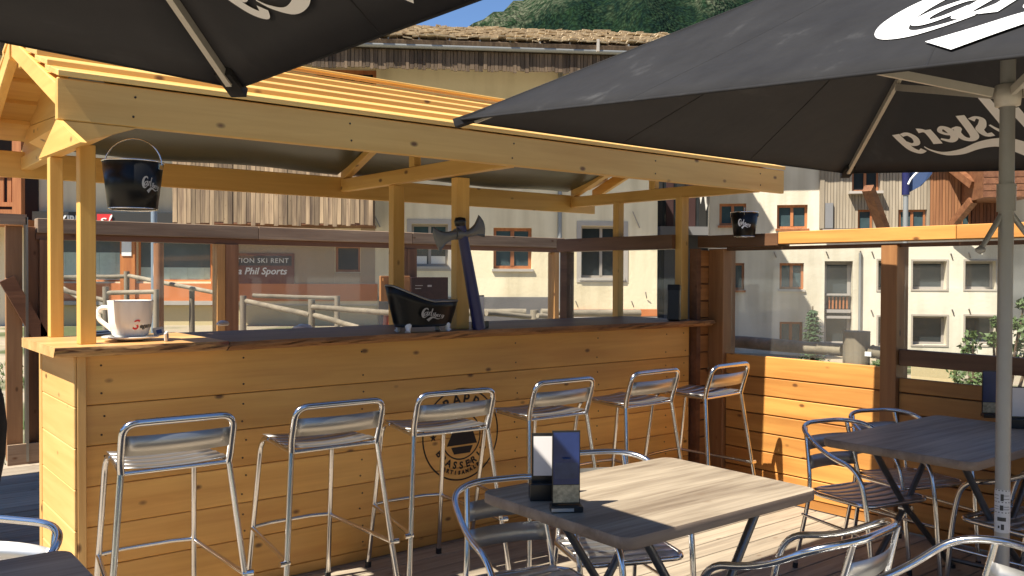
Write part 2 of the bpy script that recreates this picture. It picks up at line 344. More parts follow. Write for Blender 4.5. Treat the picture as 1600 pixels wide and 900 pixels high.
# ------------------------------------------------------------------ lettering
LOGO = [  # strokes (u, v, width); u runs 0..1 over the word
 [(.275,.37,.012),(.255,.43,.05),(.19,.465,.055),(.11,.42,.08),(.055,.31,.10),(.045,.18,.10),(.085,.07,.085),(.15,.035,.055),(.22,.065,.03),(.285,.12,.012)],
 [(.255,.27,.03),(.20,.285,.03),(.145,.24,.04),(.12,.17,.05),(.145,.125,.045),(.19,.15,.03),(.235,.22,.03)],
 [(.275,.31,.055),(.25,.21,.05),(.24,.145,.05),(.265,.125,.04),(.30,.165,.018),(.335,.22,.014)],
 [(.355,.29,.055),(.335,.19,.05),(.32,.115,.055)],
 [(.335,.20,.015),(.365,.28,.03),(.405,.275,.05)],
 [(.47,.45,.05),(.44,.27,.05),(.425,.15,.05),(.44,.105,.04),(.475,.13,.02),(.50,.17,.012)],
 [(.572,.215,.035),(.545,.235,.02),(.52,.215,.03),(.535,.17,.04),(.557,.135,.04),(.54,.09,.03),(.505,.095,.03)],
 [(.612,.255,.045),(.602,.15,.045),(.60,.085,.045),(.625,.055,.03),(.66,.07,.035),(.672,.12,.035),(.655,.155,.03),(.69,.15,.012)],
 [(.70,.105,.015),(.735,.11,.02),(.757,.135,.025),(.735,.165,.025),(.708,.14,.04),(.70,.085,.04),(.73,.05,.03),(.775,.07,.015)],
 [(.82,.15,.045),(.81,.09,.045),(.805,.028,.05)],
 [(.81,.08,.012),(.835,.14,.025),(.872,.145,.04)],
 [(.972,.11,.025),(.935,.12,.03),(.908,.085,.035),(.915,.04,.033),(.945,.028,.025),(.97,.05,.02)],
 [(1.0,.12,.045),(.985,.05,.043),(.965,-.01,.04),(.93,-.04,.032),(.90,-.02,.035)],
]
SWOOSH_T = [(.245,-.075),(.34,-.01),(.43,.055),(.51,.06),(.60,.035),(.70,-.02),(.80,-.045),(.86,-.02),(.885,.01)]
SWOOSH_B = [(.355,-.175),(.43,-.085),(.50,-.02),(.55,-.012),(.62,-.03),(.71,-.07),(.80,-.075),(.865,-.035),(.89,.005)]
def logo_mb(fn, t=.003, flat=False):
    """fn(u, v, h) -> 3-D point; h lifts off the surface"""
    mb = MB(); k = 0
    def ribbon(Lf, Rt, h):
        n = len(Lf); hs = (h,) if flat else (-h, h)
        vs = []
        for hh in hs:
            vs += [fn(p[0], p[1], hh) for p in Lf] + [fn(p[0], p[1], hh) for p in Rt]
        fs = []
        for q in range(len(hs)):
            o = q*2*n
            for i in range(n-1): fs.append((o+i, o+i+1, o+n+i+1, o+n+i))
        mb.add(vs, fs)
    for s in LOGO:
        P = crom(s, 6); Lf = []; Rt = []
        for i, p in enumerate(P):
            a = P[max(i-1, 0)]; b = P[min(i+1, len(P)-1)]; dx, dy = b[0]-a[0], b[1]-a[1]; d = math.hypot(dx, dy) or 1
            nx, ny = -dy/d*p[2]/2, dx/d*p[2]/2
            Lf.append((p[0]+nx, p[1]+ny)); Rt.append((p[0]-nx, p[1]-ny))
        k += 1; ribbon(Lf, Rt, t + k*t*.06)
    k += 1; ribbon(crom(SWOOSH_T, 6), crom(SWOOSH_B, 6), t + k*t*.06)
    return mb
def text_mb(txt, size, extrude=0.0, shear=0.0, sx=1.0, bold=0.0, spacing=1.0):
    cu = bpy.data.curves.new('t', 'FONT'); cu.body = txt; cu.size = size; cu.extrude = extrude; cu.shear = shear; cu.offset = bold
    cu.align_x = 'CENTER'; cu.align_y = 'CENTER'; cu.resolution_u = 3; cu.space_character = spacing
    o = bpy.data.objects.new('t', cu); COL.objects.link(o); bpy.context.view_layer.update()
    me = o.evaluated_get(bpy.context.evaluated_depsgraph_get()).to_mesh()
    mb = MB(); mb.add([(v.co.x*sx, v.co.y, v.co.z) for v in me.vertices], [tuple(p.vertices) for p in me.polygons])
    o.to_mesh_clear(); bpy.data.objects.remove(o); bpy.data.curves.remove(cu); return mb
def place_mb(mb, fn):
    mb.v = [Vector(fn(*v)) for v in mb.v]; return mb

# ================================================================== SETTING
# terrain: gentle ground falling away to the right and reaching the horizon
def gz(x, y):
    lat = .7824*x - .6228*y; dep = .6227*x + .7823*y
    t = max(0, min(1, (dep-7)/18)); r = max(0, min(1, (lat+1)/8)) if dep > 1 else 0
    z = -.16 + t*(.42 - 1.15*r)
    return z
mb = MB(); xs = [-60,-40,-25,-15,-9,-5,-2,0,2,4,6,8,10,12,15,18,22,26,32,40,60,100,200,600,3000]; ys = [-30,-15,-8,-4,-1,2,4,6,8,10,12,14,17,20,24,28,34,45,70,120,300,900,3000]
mb.add([(x, y, gz(x, y)) for y in ys for x in xs], [(j*len(xs)+i, j*len(xs)+i+1, (j+1)*len(xs)+i+1, (j+1)*len(xs)+i) for j in range(len(ys)-1) for i in range(len(xs)-1)], True)
struct(part('ground', mb, groundM))
# deck with individual boards
dk = bpy.data.objects.new('deck', None); COL.objects.link(dk); struct(dk)
w = .138; gap = .007; y = -1.6; i = 0
while y < 7.75:
    x1 = 5.02 if y < 5.3 else 7.0
    jx = random.choice((-.6, .5, 1.4, 2.6, 3.3)); x0 = -3.4; dz = random.uniform(-.0015, .0015)
    for a, b in ((x0, jx-.002), (jx+.002, x1)):
        part('deck_plank', MB().box(a, b, y, y+w, -.028+dz, dz), deckM, dk, bevel=.002)
    y += w + gap; i += 1
part('deck_joists', MB().box(-3.4, 5.0, -1.6, 7.7, -.12, -.05), plain('joist', (.03,.02,.015), .9), dk, kind='stuff')

# mountain and far ridge
mb = MB(); cols = []
def ridge(px):  # skyline of the mountain in photograph pixels
    pts = [(380,118),(560,80),(700,52),(735,40),(765,24),(795,9),(830,-8),(860,-22),(900,-45),(950,-70),(1010,-80),(1060,-70),(1120,-45),(1200,-30),(1400,60),(1700,140),(2100,230)]
    for (a, b), (c, d) in zip(pts, pts[1:]):
        if a <= px <= c: return b + (d-b)*(px-a)/(c-a)
    return pts[-1][1]
nx = 110; ny = 26
for j in range(ny+1):
    for i in range(nx+1):
        px = 380 + (2100-380)*i/nx; top = ridge(px) + 3*math.sin(px*.21) + 2*math.sin(px*.53)
        t = j/ny; py = 432 + (top-432)*t; d = 900 + 1500*t + 60*math.sin(i*.9+j*.3)*t + 40*math.sin(i*.37+j*1.3)*t
        p = atd(px, py, d); mb.v.append(p)
        m = 0
        # rocky band up the left spur, pale meadow near the top right
        sp = (px-(735+ (432-py)*.0)) ; line = 700 + (75-py)*1.9
        m += max(0, 1-abs(px-line-25)/38)*.9 + max(0, 1-(px-line)/30)*.8*(px < line+30)
        m += max(0, 1-math.hypot((px-1110)/55, (py+2)/28))*1.1
        cols.append(min(1, m))
for j in range(ny):
    for i in range(nx):
        a = j*(nx+1)+i; mb.f.append((a, a+1, a+nx+2, a+nx+1)); mb.sm.append(True)
mo = struct(part('mountain', mb, mountM))
at_ = mo.data.attributes.new('kindmask', 'FLOAT', 'POINT'); at_.data.foreach_set('value', cols)
# the mountain continues to both sides of the view and behind, lower
mb = MB(); n = 60
for k in range(n):
    a = math.radians(62 + 262*k/(n-1)); fw = Vector((.6227*math.cos(a)-.7824*math.sin(a)*-1, .7823*math.cos(a)+.6228*math.sin(a)*-1, 0))
    h = 380 + 130*math.sin(k*.7) + 60*math.sin(k*1.9)
    mb.v += [fw*1500 + Vector((0,0,-5)), fw*2300 + Vector((0,0,h))]
for k in range(n-1): mb.f.append((2*k, 2*k+2, 2*k+3, 2*k+1)); mb.sm.append(True)
struct(part('hills', mb, mountM))

# ================================================================== BACKGROUND BUILDINGS
frameT = plain('taupe_surround', (.38,.33,.28), .8)
class Facade:
    def __init__(s, px, dep, direction):
        s.o = atd(px, 430, dep); s.o.z = 0; s.d = Vector((*direction, 0)).normalized(); s.n = Vector((s.d.y, -s.d.x, 0))
        if s.n.dot(CAM - s.o) < 0: s.n = -s.n
    def uz(s, x, y):
        r = ray(x, y); t = s.n.dot(s.o - CAM)/s.n.dot(r); p = CAM + r*t; return (p - s.o).dot(s.d), p.z
    def P(s, u, z, d=0): return s.o + s.d*u + s.n*d + Vector((0,0,z))
    def rect(s, x0, y0, x1, y1):
        u0 = s.uz(x0, (y0+y1)/2)[0]; u1 = s.uz(x1, (y0+y1)/2)[0]; xm = (x0+x1)/2
        return u0, u1, s.uz(xm, y1)[1], s.uz(xm, y0)[1]
    def box(s, u0, u1, z0, z1, d0, d1, mb=None):
        mb = mb or MB(); c = s.P((u0+u1)/2, (z0+z1)/2, (d0+d1)/2)
        return mb.obox(c, s.d*(u1-u0)/2, s.n*(d1-d0)/2, Vector((0,0,(z1-z0)/2)))
F1 = Facade(800, 23, (.8412, -.5407))

def wall_with_holes(F, u0, u1, z0, z1, holes, depth, thick=.3):
    """a wall slab whose front face is at `depth`, cut into cells round rectangular holes (u0,u1,z0,z1)"""
    us = sorted({u0, u1, *[h[0] for h in holes], *[h[1] for h in holes]}); zs = sorted({z0, z1, *[h[2] for h in holes], *[h[3] for h in holes]})
    us = [u for u in us if u0 <= u <= u1]; zs = [z for z in zs if z0 <= z <= z1]
    mb = MB()
    for a, b in zip(us, us[1:]):
        for c, d in zip(zs, zs[1:]):
            um, zm = (a+b)/2, (c+d)/2
            if any(h[0] < um < h[1] and h[2] < zm < h[3] for h in holes): continue
            mb.quad(F.P(a, c, depth), F.P(b, c, depth), F.P(b, d, depth), F.P(a, d, depth))
    for h in holes:
        a, b, c, d = h
        e0, e1 = depth, depth-thick
        for p, q in (((a,c),(b,c)), ((b,c),(b,d)), ((b,d),(a,d)), ((a,d),(a,c))):
            mb.quad(F.P(*p, e0), F.P(*q, e0), F.P(*q, e1), F.P(*p, e1))
    return mb
def window(F, parent, r, depth, frame=redwood, pane=paneD, fw=.06, mull=1, sillm=sill, surround=None, sillw=.06, recess=.16, bars=0, curtains=False):
    a, b, c, d = r; o = depth - recess
    mb = MB()
    for q in ((a, a+fw, c, d), (b-fw, b, c, d), (a+fw, b-fw, c, c+fw), (a+fw, b-fw, d-fw, d)): F.box(*q, o-.05, o, mb)
    for k in range(mull):
        u = a + (b-a)*(k+1)/(mull+1); F.box(u-fw*.6, u+fw*.6, c+fw, d-fw, o-.045, o+.012, mb)
    for k in range(bars):
        z = c + (d-c)*(k+1)/(bars+1); F.box(a+fw, b-fw, z-fw*.4, z+fw*.4, o-.04, o+.006, mb)
    w_ = part('window', mb, frame, parent, world=True)
    part('pane', F.box(a+fw, b-fw, c+fw, d-fw, o-.04, o-.03), pane, w_, world=True)
    if curtains:
        ch_ = curtains
        cm = MB()
        for k in range(12):
            u = a+fw + (b-a-2*fw)*k/12; F.box(u, u+(b-a-2*fw)/12.02, c+fw, c+(d-c)*ch_, o-.028, o-.022+.006*math.sin(k*2.1), cm)
        part('curtain', cm, curtain, w_, world=True)
    if sillm: part('sill', F.box(a-.04, b+.04, c-.07, c-.005, o, depth+sillw), sillm, w_, world=True)
    if surround:
        mb = MB(); s_ = .12 if surround is not frameT else .05
        for q in ((a-s_, a, c-s_, d+s_), (b, b+s_, c-s_, d+s_), (a, b, d, d+s_), (a, b, c-s_, c)): F.box(*q, depth+.003, depth+.02, mb)
        part('surround', mb, surround, w_, world=True)
    return w_

orangeW = wood('shop_orange', (.62,.22,.06), (.42,.13,.035), 'Z', rough=.6, knots=.1); paneG = plain('grey_pane', (.10,.12,.13), .12, noise=.3, scale=2)
# ---- main cream building with the shop at its left
base = F1.P(0, 0)
B1 = root('shop_building', 'cream building with shingle roof, timber box balcony and ski shop front, behind the bar', 'building', base)
uL = F1.uz(-420, 400)[0]; uR = F1.uz(1027, 400)[0]; zE = F1.uz(700, 70)[1]
R = F1.rect
wins = [R(643, 350, 700, 416), R(771, 356, 831, 420), R(908, 353, 974, 434)]
darkwin = R(524, 384, 563, 425); shopw = [R(78, 366, 190, 440), R(214, 366, 330, 440)]
upper = R(494, 106, 588, 170); leftwin = R(140, 240, 160, 288)
ln = len(wins)
p_ = part('wall', wall_with_holes(F1, uL, uR, -1.2, zE, wins + [darkwin, upper] + shopw, 0), beige, B1, world=True)
part('wall', F1.box(uL, uR, -1.2, zE, -6, -1.5), taupe, B1, world=True)
part('wall', F1.box(uR-.02, uR, -1.2, zE, -6, -.002), beige, B1, world=True)
window(F1, B1, wins[0], 0, frameG, paneB, mull=1, surround=sill, sillw=.05)
bl_ = window(F1, B1, wins[0], 0, frameG, paneB, mull=1, surround=None, sillm=None, recess=.17) if False else None
for px0, px1 in ((646, 667), (672, 696)): part('blind', F1.box(*R(px0, 400, px1, 412), -.17, -.155), cream, B1, world=True)
window(F1, B1, wins[1], 0, redwood, paneB, mull=1, fw=.08, recess=.12)
window(F1, B1, wins[2], 0, frameG, paneD, mull=1, surround=sill, recess=.2)
window(F1, B1, darkwin, 0, redwood, paneD, mull=0, sillm=None, recess=.1)
window(F1, B1, upper, 0, redwood, paneD, mull=2, sillm=None, recess=.25, fw=.1)
for s_, h_ in zip(shopw, (.62, .30)): window(F1, B1, s_, 0, orangeW, paneG, mull=0, sillm=None, recess=.12, fw=.05, curtains=h_)
def fpart(name, px, d0, d1, mat, parent=B1, F=F1, **k): return part(name, F.box(*F.rect(*px), d0, d1), mat, parent, world=True, **k)
fpart('plinth', (592, 464, 868, 560), .002, .06, bandG); fpart('plinth', (872, 483, 1026, 494), .002, .05, bandO)
fpart('plinth', (872, 495, 1026, 560), .002, .06, sill)
fpart('shop_pillar', (190, 362, 213, 478), .002, .12, orangeW); fpart('notice', (193, 366, 208, 400), .121, .14, white)
fpart('shop_pillar', (331, 362, 352, 478), .002, .10, orangeW); fpart('wall_shade_panel', (354, 357, 523, 442), .002, .018, taupeD); fpart('wall_shade_panel', (564, 357, 586, 442), .002, .018, taupeD); fpart('wall_shade_panel', (523.5, 426, 563.5, 442), .002, .018, taupeD); fpart('plinth', (60, 443, 590, 470), .002, .06, bandO, label='orange painted plinth band')  # the taupe panels paint the box balcony's shadow on the wall
fpart('ledge', (60, 470, 350, 476), .002, .22, sill); fpart('plinth', (60, 477, 590, 560), .002, .05, yellowS)
# cornice boards of the shop with the lettering
fpart('sign_board', (60, 333, 294, 362), .002, .35, signD)
u0, u1, z0, z1 = R(96, 339, 156, 352)
def on(F, uc, zc, d, s=1): return lambda x, y, z: F.P(uc + x*s, zc + y*s, d + z)
part('lettering', place_mb(text_mb('SKIRENT', (z1-z0)*1.35, .01, sx=(u1-u0)/((z1-z0)*1.35*4.0), bold=.01), on(F1, (u0+u1)/2, (z0+z1)/2, .37)), white, B1, world=True)
fpart('sign_badge', (160, 336, 183, 352), .352, .37, redM); r_ = R(160, 336, 183, 352)
part('lettering', place_mb(text_mb('s!', .34, .005, shear=.3, sx=1.3), on(F1, (r_[0]+r_[1])/2, (r_[2]+r_[3])/2-.02, .38)), white, B1, world=True)
# ski rental sign
r_ = R(352, 396, 460, 446); sg = part('shop_sign', F1.box(*r_, .019, .05), signR, B1, world=True)
r2 = R(352, 400, 456, 415); part('sign_band', F1.box(*r2, .052, .06), signD, sg, world=True)
part('lettering', place_mb(text_mb('CATION SKI RENT', .17, .003, spacing=1.12), on(F1, *(lambda q: (q[0], q[1]))(F1.uz(403, 407.5)), .064)), white, sg, world=True)
part('lettering', place_mb(text_mb('oxa Phil Sports', .24, .003, shear=.25, bold=.004), on(F1, *F1.uz(402, 424), .056)), white, sg, world=True)
for (xa1, ya1, xb1, yb1) in ((987, 331, 999, 356), (582, 329, 594, 355), (898, 470, 903, 480), (985, 470, 990, 480), (1007, 456, 1010, 466)):
    a = F1.uz(xa1, ya1); b_ = F1.uz(xb1, yb1); part('wall_hook', MB().tube([F1.P(*a, .12), F1.P(*b_, .03)], .014, 6), frameG, B1, world=True)
# timber box balcony with single planks
bx = F1.rect(296, 215, 588, 352); dB = 1.5
fr = part('balcony', F1.box(bx[0], bx[1], bx[2]-.06, bx[2], .002, dB), darkX, B1, world=True)
part('balcony_core', F1.box(bx[0]+.03, bx[1]-.03, bx[2]+.002, bx[3], .002, dB-.05), fringeM, fr, world=True)
N_ = 44
for k in range(N_):
    a = bx[0] + (bx[1]-bx[0])*k/N_; b_ = a + (bx[1]-bx[0])/N_*.93; e = random.uniform(0, .02)
    part('plank', F1.box(a, b_, bx[2]-random.uniform(.0, .1), bx[3], dB-.045+e, dB+e), clad, fr, world=True)
# balcony at the far left: rails, balusters and corner post
lb = F1.rect(-120, 262, 54, 345)
bl = part('balcony', F1.box(lb[0], lb[1]+.15, lb[2]-.15, lb[2], .002, 1.2), redwood, B1, world=True)
part('recess', F1.box(lb[0], lb[1]+.1, lb[2], lb[3]+1.5, .004, .02), plain('dark_recess', (.03,.02,.015), .9), bl, world=True)
zt = F1.uz(30, 282)[1]; zb = F1.uz(30, 325)[1]
part('handrail', F1.box(lb[0], lb[1], zt-.05, zt+.05, 1.1, 1.2), redwood, bl, world=True)
part('lower_rail', F1.box(lb[0], lb[1], zb-.05, zb+.05, 1.1, 1.2), redwood, bl, world=True)
part('fascia_board', F1.box(lb[0], lb[1], lb[2], zb-.12, 1.12, 1.2), redwood, bl, world=True)
u = lb[0]+.08
while u < lb[1]-.05:
    part('baluster', F1.box(u, u+.09, zb+.052, zt-.052, 1.12, 1.17), redwood, bl, world=True); u += .17
part('corner_post', F1.box(lb[1], lb[1]+.2, lb[2], lb[3]+1.5, 1.0, 1.2), redwood, bl, world=True)
# downpipes
for px, c_ in ((874, zinc),):
    u = F1.uz(px, 300)[0]; part('downpipe', MB().tube([F1.P(u, -.2, .1), F1.P(u, zE-.4, .1)], .06, 8), c_, B1, world=True)
# eaves: fringe of vertical boards, gutter, shingle roof
zf0 = F1.uz(700, 107)[1]; zf1 = F1.uz(700, 72)[1]; ovh = 1.7
F1e = F1; uLr = uL-1; uRr = uR+1.2
def zofs(px, py, d):    # height of a photograph pixel on the plane d in front of the facade
    n_ = F1.n; r = ray(px, py); t = n_.dot(F1.o + n_*d - CAM)/n_.dot(r); return (CAM + r*t)
ze0 = zofs(700, 107, ovh).z; ze1 = zofs(700, 80, ovh).z; zg = zofs(700, 72, ovh+.1).z; zr0 = zofs(700, 63, ovh+.2).z
ev = part('eaves_board', F1.box(uLr, uRr, ze0+.12, ze1, ovh-.10, ovh-.045), fringeM, B1, world=True)
u = uLr; k = 0; pk = {}
vis0 = F1.uz(430, 90)[0]; vis1 = F1.uz(1010, 90)[0]
while u < uRr:
    w_ = random.uniform(.07, .12); mbp = F1.box(u, u+w_-.012, ze0-random.uniform(0, .06), ze1, ovh-.04, ovh+random.uniform(0, .02))
    if vis0 < u < vis1: part('fringe_board', mbp, fringeM, ev, world=True)
    u += w_
part('soffit', F1.box(uLr, uRr, ze1+.001, ze1+.06, 0, ovh-.05), fringeM, B1, world=True)
gt = part('gutter', MB().tube([F1.P(uLr, zg, ovh+.1), F1.P(uRr, zg-.02, ovh+.1)], .07, 8), zinc, B1, world=True)
u = vis0
while u < vis1:
    part('gutter_bracket', F1.box(u, u+.03, zg-.02, zg+.17, ovh+.06, ovh+.13), zinc, gt, world=True); u += .72
hd = F1.uz(912, 75)[0]; part('drain_head', F1.box(hd-.03, hd+.03, zg-.05, zg+.24, ovh+.16, ovh+.24), sill, gt, world=True)
part('under_roof', F1.box(uLr, uRr, ze1+.0605, zr0-.02, ovh-.5, ovh+.02), fringeM, B1, world=True)
rs = math.radians(19)
slope = F1.n*-1*math.cos(rs) + Vector((0,0,math.sin(rs))); up = F1.n*math.sin(rs) + Vector((0,0,math.cos(rs)))
e0 = F1.o + F1.n*(ovh+.2) + Vector((0,0,zr0))
Lr = 4.0
part('roof', MB().obox(e0 + F1.d*(uLr+uRr)/2 + slope*Lr/2 - up*.06, F1.d*(uRr-uLr)/2, slope*Lr/2, up*.05), fringeM, B1, world=True)
shM = wood('shingle', (.66,.55,.38), (.30,.22,.14), 'Z', s=.5, rough=.95, rnd=0, knots=.5)
mb = MB(); ns = 0
for j in range(13):
    u = vis0 - 1
    while u < vis1 + 1.5:
        w_ = random.uniform(.14, .30); l_ = random.uniform(.36, .48); q = e0 + F1.d*(u+w_/2) + slope*(j*.30 + random.uniform(-.05, .05) + l_/2) + up*(.02 + random.uniform(0, .05))
        tl = slope*l_/2 - up*random.uniform(.02, .08); mb.obox(q, F1.d*(w_/2-.008) + up*random.uniform(-.015, .015), tl, up*.016); u += w_; ns += 1
part('shingles', mb, shM, B1, world=True, kind='stuff')

# ---- recessed grey block between the buildings
F3 = Facade(1060, 30, (.8412, -.5407))
B3 = root('grey_building', 'shaded grey building in the gap with a dark balcony above a door', 'building', F3.P(0, 0))
u0 = F3.uz(960, 400)[0]; u1 = F3.uz(1135, 400)[0]
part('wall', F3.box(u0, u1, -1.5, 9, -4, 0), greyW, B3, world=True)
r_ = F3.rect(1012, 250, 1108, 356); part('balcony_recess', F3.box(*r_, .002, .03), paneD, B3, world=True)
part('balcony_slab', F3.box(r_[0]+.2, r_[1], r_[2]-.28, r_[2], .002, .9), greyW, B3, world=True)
part('door', F3.box(*F3.rect(1028, 376, 1037, 505), .002, .06), plain('dark_door', (.05,.05,.05), .6), B3, world=True)
for k in range(5): part('shutter', F3.box(r_[0]+.25+k*.38, r_[0]+.5+k*.38, r_[2]+.05, r_[3]-.1, .032, .06), plain('shutter%d' % k, (.02+.03*(k % 2), .02, .02), .7), B3, world=True)
part('downpipe', F3.box(*F3.rect(1106, 300, 1112, 366), .05, .25), blueG, B3, world=True)
for k, (x0, x1, y1, m_) in enumerate(((1078, 1084, 322, cream), (1085, 1093, 332, cream), (1092, 1098, 322, orangeF))):
    q = F3.rect(x0, 300, x1, y1); tag(part('hanging_cloth', MB().prism([F3.P(q[0], q[3], .95), F3.P(q[1], q[3], .95), F3.P(q[1]-.03, q[2]+.2, .97), F3.P((q[0]+q[1])/2, q[2], .95)], F3.n*.02), m_),
        ('narrow pale cloth nearest the bar post, hung from the dark balcony', 'longest pale cloth in the middle of the dark balcony line', 'orange tinted cloth hung nearest the blue grey pipe')[k], 'laundry', 'laundry on the dark balcony')

# ---- right building
F2 = Facade(1350, 26, (.64, -.77))
B2 = root('chalet_building', 'large pale building with timber clad upper storey and dark windows beyond the right fence', 'building', F2.P(0, 0))
R2 = F2.rect
u0 = F2.uz(1108, 400)[0]; u1 = F2.uz(1900, 400)[0]; zt = F2.uz(1350, 190)[1]; uc = F2.uz(1280, 330)[0]; zc = F2.uz(1350, 362)[1]
w2 = [R2(1124, 318, 1166, 352), R2(1214, 320, 1262, 357), R2(1131, 411, 1163, 453), R2(1218, 411, 1256, 452), R2(1218, 503, 1254, 536),
      R2(1288, 408, 1332, 540), R2(1372, 407, 1384, 453), R2(1426, 408, 1479, 452), R2(1508, 408, 1556, 452), R2(1372, 495, 1384, 541), R2(1426, 494, 1479, 539), R2(1508, 494, 1556, 539),
      R2(1640, 408, 1700, 452), R2(1640, 494, 1700, 539)]
part('wall', wall_with_holes(F2, u0, u1, -2.5, zt, w2, 0), beige2, B2, world=True)
part('wall', F2.box(u0, u1, -2.5, zt, -8, -1), greyW, B2, world=True)
part('wall', F2.box(u0, u0+.02, -2.5, zt, -8, -.002), beige2, B2, world=True)
for k, q in enumerate(w2):
    if k < 5: window(F2, B2, q, 0, redwood, paneB, mull=1, fw=.07, recess=.14, sillm=sill if k in (3,) else redwood)
    elif k == 5:
        w_ = window(F2, B2, q, 0, frameG, paneD, mull=0, fw=.1, recess=.35, sillm=None)
        for (y0, y1) in ((459, 462), (484, 489), (494, 498)):
            part('rail', F2.box(*R2(1291, y0, 1330, y1), -.32, -.12), frameG, w_, world=True)
        for j in range(6): part('baluster', F2.box(*R2(1296+j*5.6, 464, 1298.5+j*5.6, 483), -.26, -.2), redwood, w_, world=True)
    else: window(F2, B2, q, 0, frameG, paneD, mull=0, fw=.07, recess=.30, sillm=None, surround=frameT)
for (xa1, ya1) in ((1144, 394), (1209, 394), (1290, 393), (1343, 392), (1361, 393), (1484, 396), (1512, 395), (1360, 484), (1486, 483), (1512, 482), (1395, 394)):
    a = F2.uz(xa1, ya1); b_ = F2.uz(xa1+4, ya1+8); part('wall_hook', MB().tube([F2.P(*a, .10), F2.P(*b_, .02)], .02, 6), frameG, B2, world=True)
# timber upper storey
def cladding(px0, px1, mat, n, y0=200, y1=357, d=.12):
    a = F2.uz(px0, 300)[0]; b_ = F2.uz(px1, 300)[0]; z1 = F2.uz(1350, y0)[1]; z0 = F2.uz(1350, y1)[1]
    holes = [R2(1339, 328, 1362, 372), R2(1403, 328, 1445, 372), R2(1330, 262, 1372, 300), R2(1500, 330, 1516, 372)]
    for k in range(n):
        ua = a + (b_-a)*k/n; ub = a + (b_-a)*(k+1)/n - .012; um = (ua+ub)/2; segs = [(z0, z1)]
        for h in holes:
            if h[0] < um < h[1]:
                ns_ = []
                for (p, q) in segs:
                    if h[3] < p or h[2] > q: ns_.append((p, q)); continue
                    if h[2] > p: ns_.append((p, h[2]))
                    if h[3] < q: ns_.append((h[3], q))
                segs = ns_
        for (p, q) in segs: part('cladding_board', F2.box(ua, ub, p, q, .004, d+random.uniform(0, .015)), mat, B2, world=True)
    return holes
holes = cladding(1288, 1452, cladG, 34); cladding(1452, 1500, cladO, 10); 
cladding(1500, 1570, wood('shaded_cladding', (.17,.06,.028), (.09,.03,.015), 'Z', s=.6, rough=.8, rnd=.2, knots=.2), 12)  # darker copy of the orange cladding, shade put into the colour
for h in holes: window(F2, B2, h, .12, redwood, paneB if h is not holes[2] else paneD, mull=0 if h[1]-h[0] < .6 else 1, fw=.06, recess=.08, sillm=None)
part('corner_board', F2.box(F2.uz(1280, 330)[0], F2.uz(1287, 330)[0], F2.uz(1350, 357)[1], zt, .004, .16), cladG, B2, world=True)
fp = lambda name, px, d0, d1, m_: part(name, F2.box(*R2(*px), d0, d1), m_, B2, world=True)
fp('lintel', (1324, 300, 1376, 304), .12, .4, sill); fp('string_course', (1284, 357, 1700, 364), .002, .2, frameG)
fp('dark_bay', (1288, 318, 1300, 357), .14, .2, greyW)
# deep timber balcony block at the right, shade put into its dark wood; brackets under it
q = R2(1500, 232, 1572, 318); bb = part('balcony', F2.box(*q, .16, 2.2), darkX, B2, world=True)
for k in range(9):
    z = q[2] + (q[3]-q[2])*k/9; part('balcony_board', F2.box(q[0]-.03, q[1]+.03, z, z+(q[3]-q[2])/9-.02, 2.203, 2.24), darkX, bb, world=True)
def brace(x0, y0, x1, y1, d0, d1, m_, w_=.2):
    a = F2.uz(x0, y0); b_ = F2.uz(x1, y1); part('brace', MB().beam(F2.P(*a, d0), F2.P(*b_, d1), w_, w_), m_, B2, world=True)
brace(1344, 300, 1378, 360, 1.2, .3, darkX, .26); brace(1502, 318, 1482, 356, 1.1, .2, darkX, .2); brace(1500, 296, 1480, 262, 1.3, .3, darkX, .2)
part('eaves', F2.box(u0-1, u1, zt, zt+.3, -1, 1.05), fringeM, B2, world=True)
part('roof', MB().prism([F2.P(u0-1, zt+.301, 1.3), F2.P(u0-1, zt+.5, 1.3), F2.P(u0-1, zt+3.2, -6), F2.P(u0-1, zt+3, -6)], F2.d*(u1-u0+1)), fringeM, B2, world=True)
u = F2.uz(1343, 430)[0]; part('downpipe', MB().tube([F2.P(u, -1, .08), F2.P(u, F2.uz(1343, 395)[1], .08)], .04, 6), zinc, B2, world=True)

# ---- lamp pole and blue banner beside the chalet
c = atd(1412, 600, 20)
bp_ = root('banner_pole', 'slim metal pole carrying a dark blue banner with a white arc before the chalet', 'banner', (c.x, c.y, -.7))
zt_ = atd(1412, 262, 20).z; zk = atd(1412, 305, 20).z
part('pole', MB().tube([(c.x, c.y, -.7), (c.x, c.y, zk)], .06, 8), zinc, bp_, world=True)
part('pole_sleeve', MB().tube([(c.x, c.y, zk), (c.x, c.y, zt_+1)], .085, 8), blueH, bp_, world=True)
a = atd(1418, 250, 20); b_ = atd(1462, 250, 19.9); c2 = atd(1456, 272, 19.9); d2 = atd(1440, 290, 19.9); e2 = atd(1418, 302, 20)
part('banner', MB().prism([a, b_, c2, d2, e2], (.02, .02, 0)), blueF, bp_, world=True)
pts = [atd(x_, y_, 19.75) for x_, y_ in ((1419, 288), (1423, 280), (1430, 272), (1438, 266), (1448, 262))]
part('arc', MB().tube(pts, .022, 6), white, bp_, world=True)

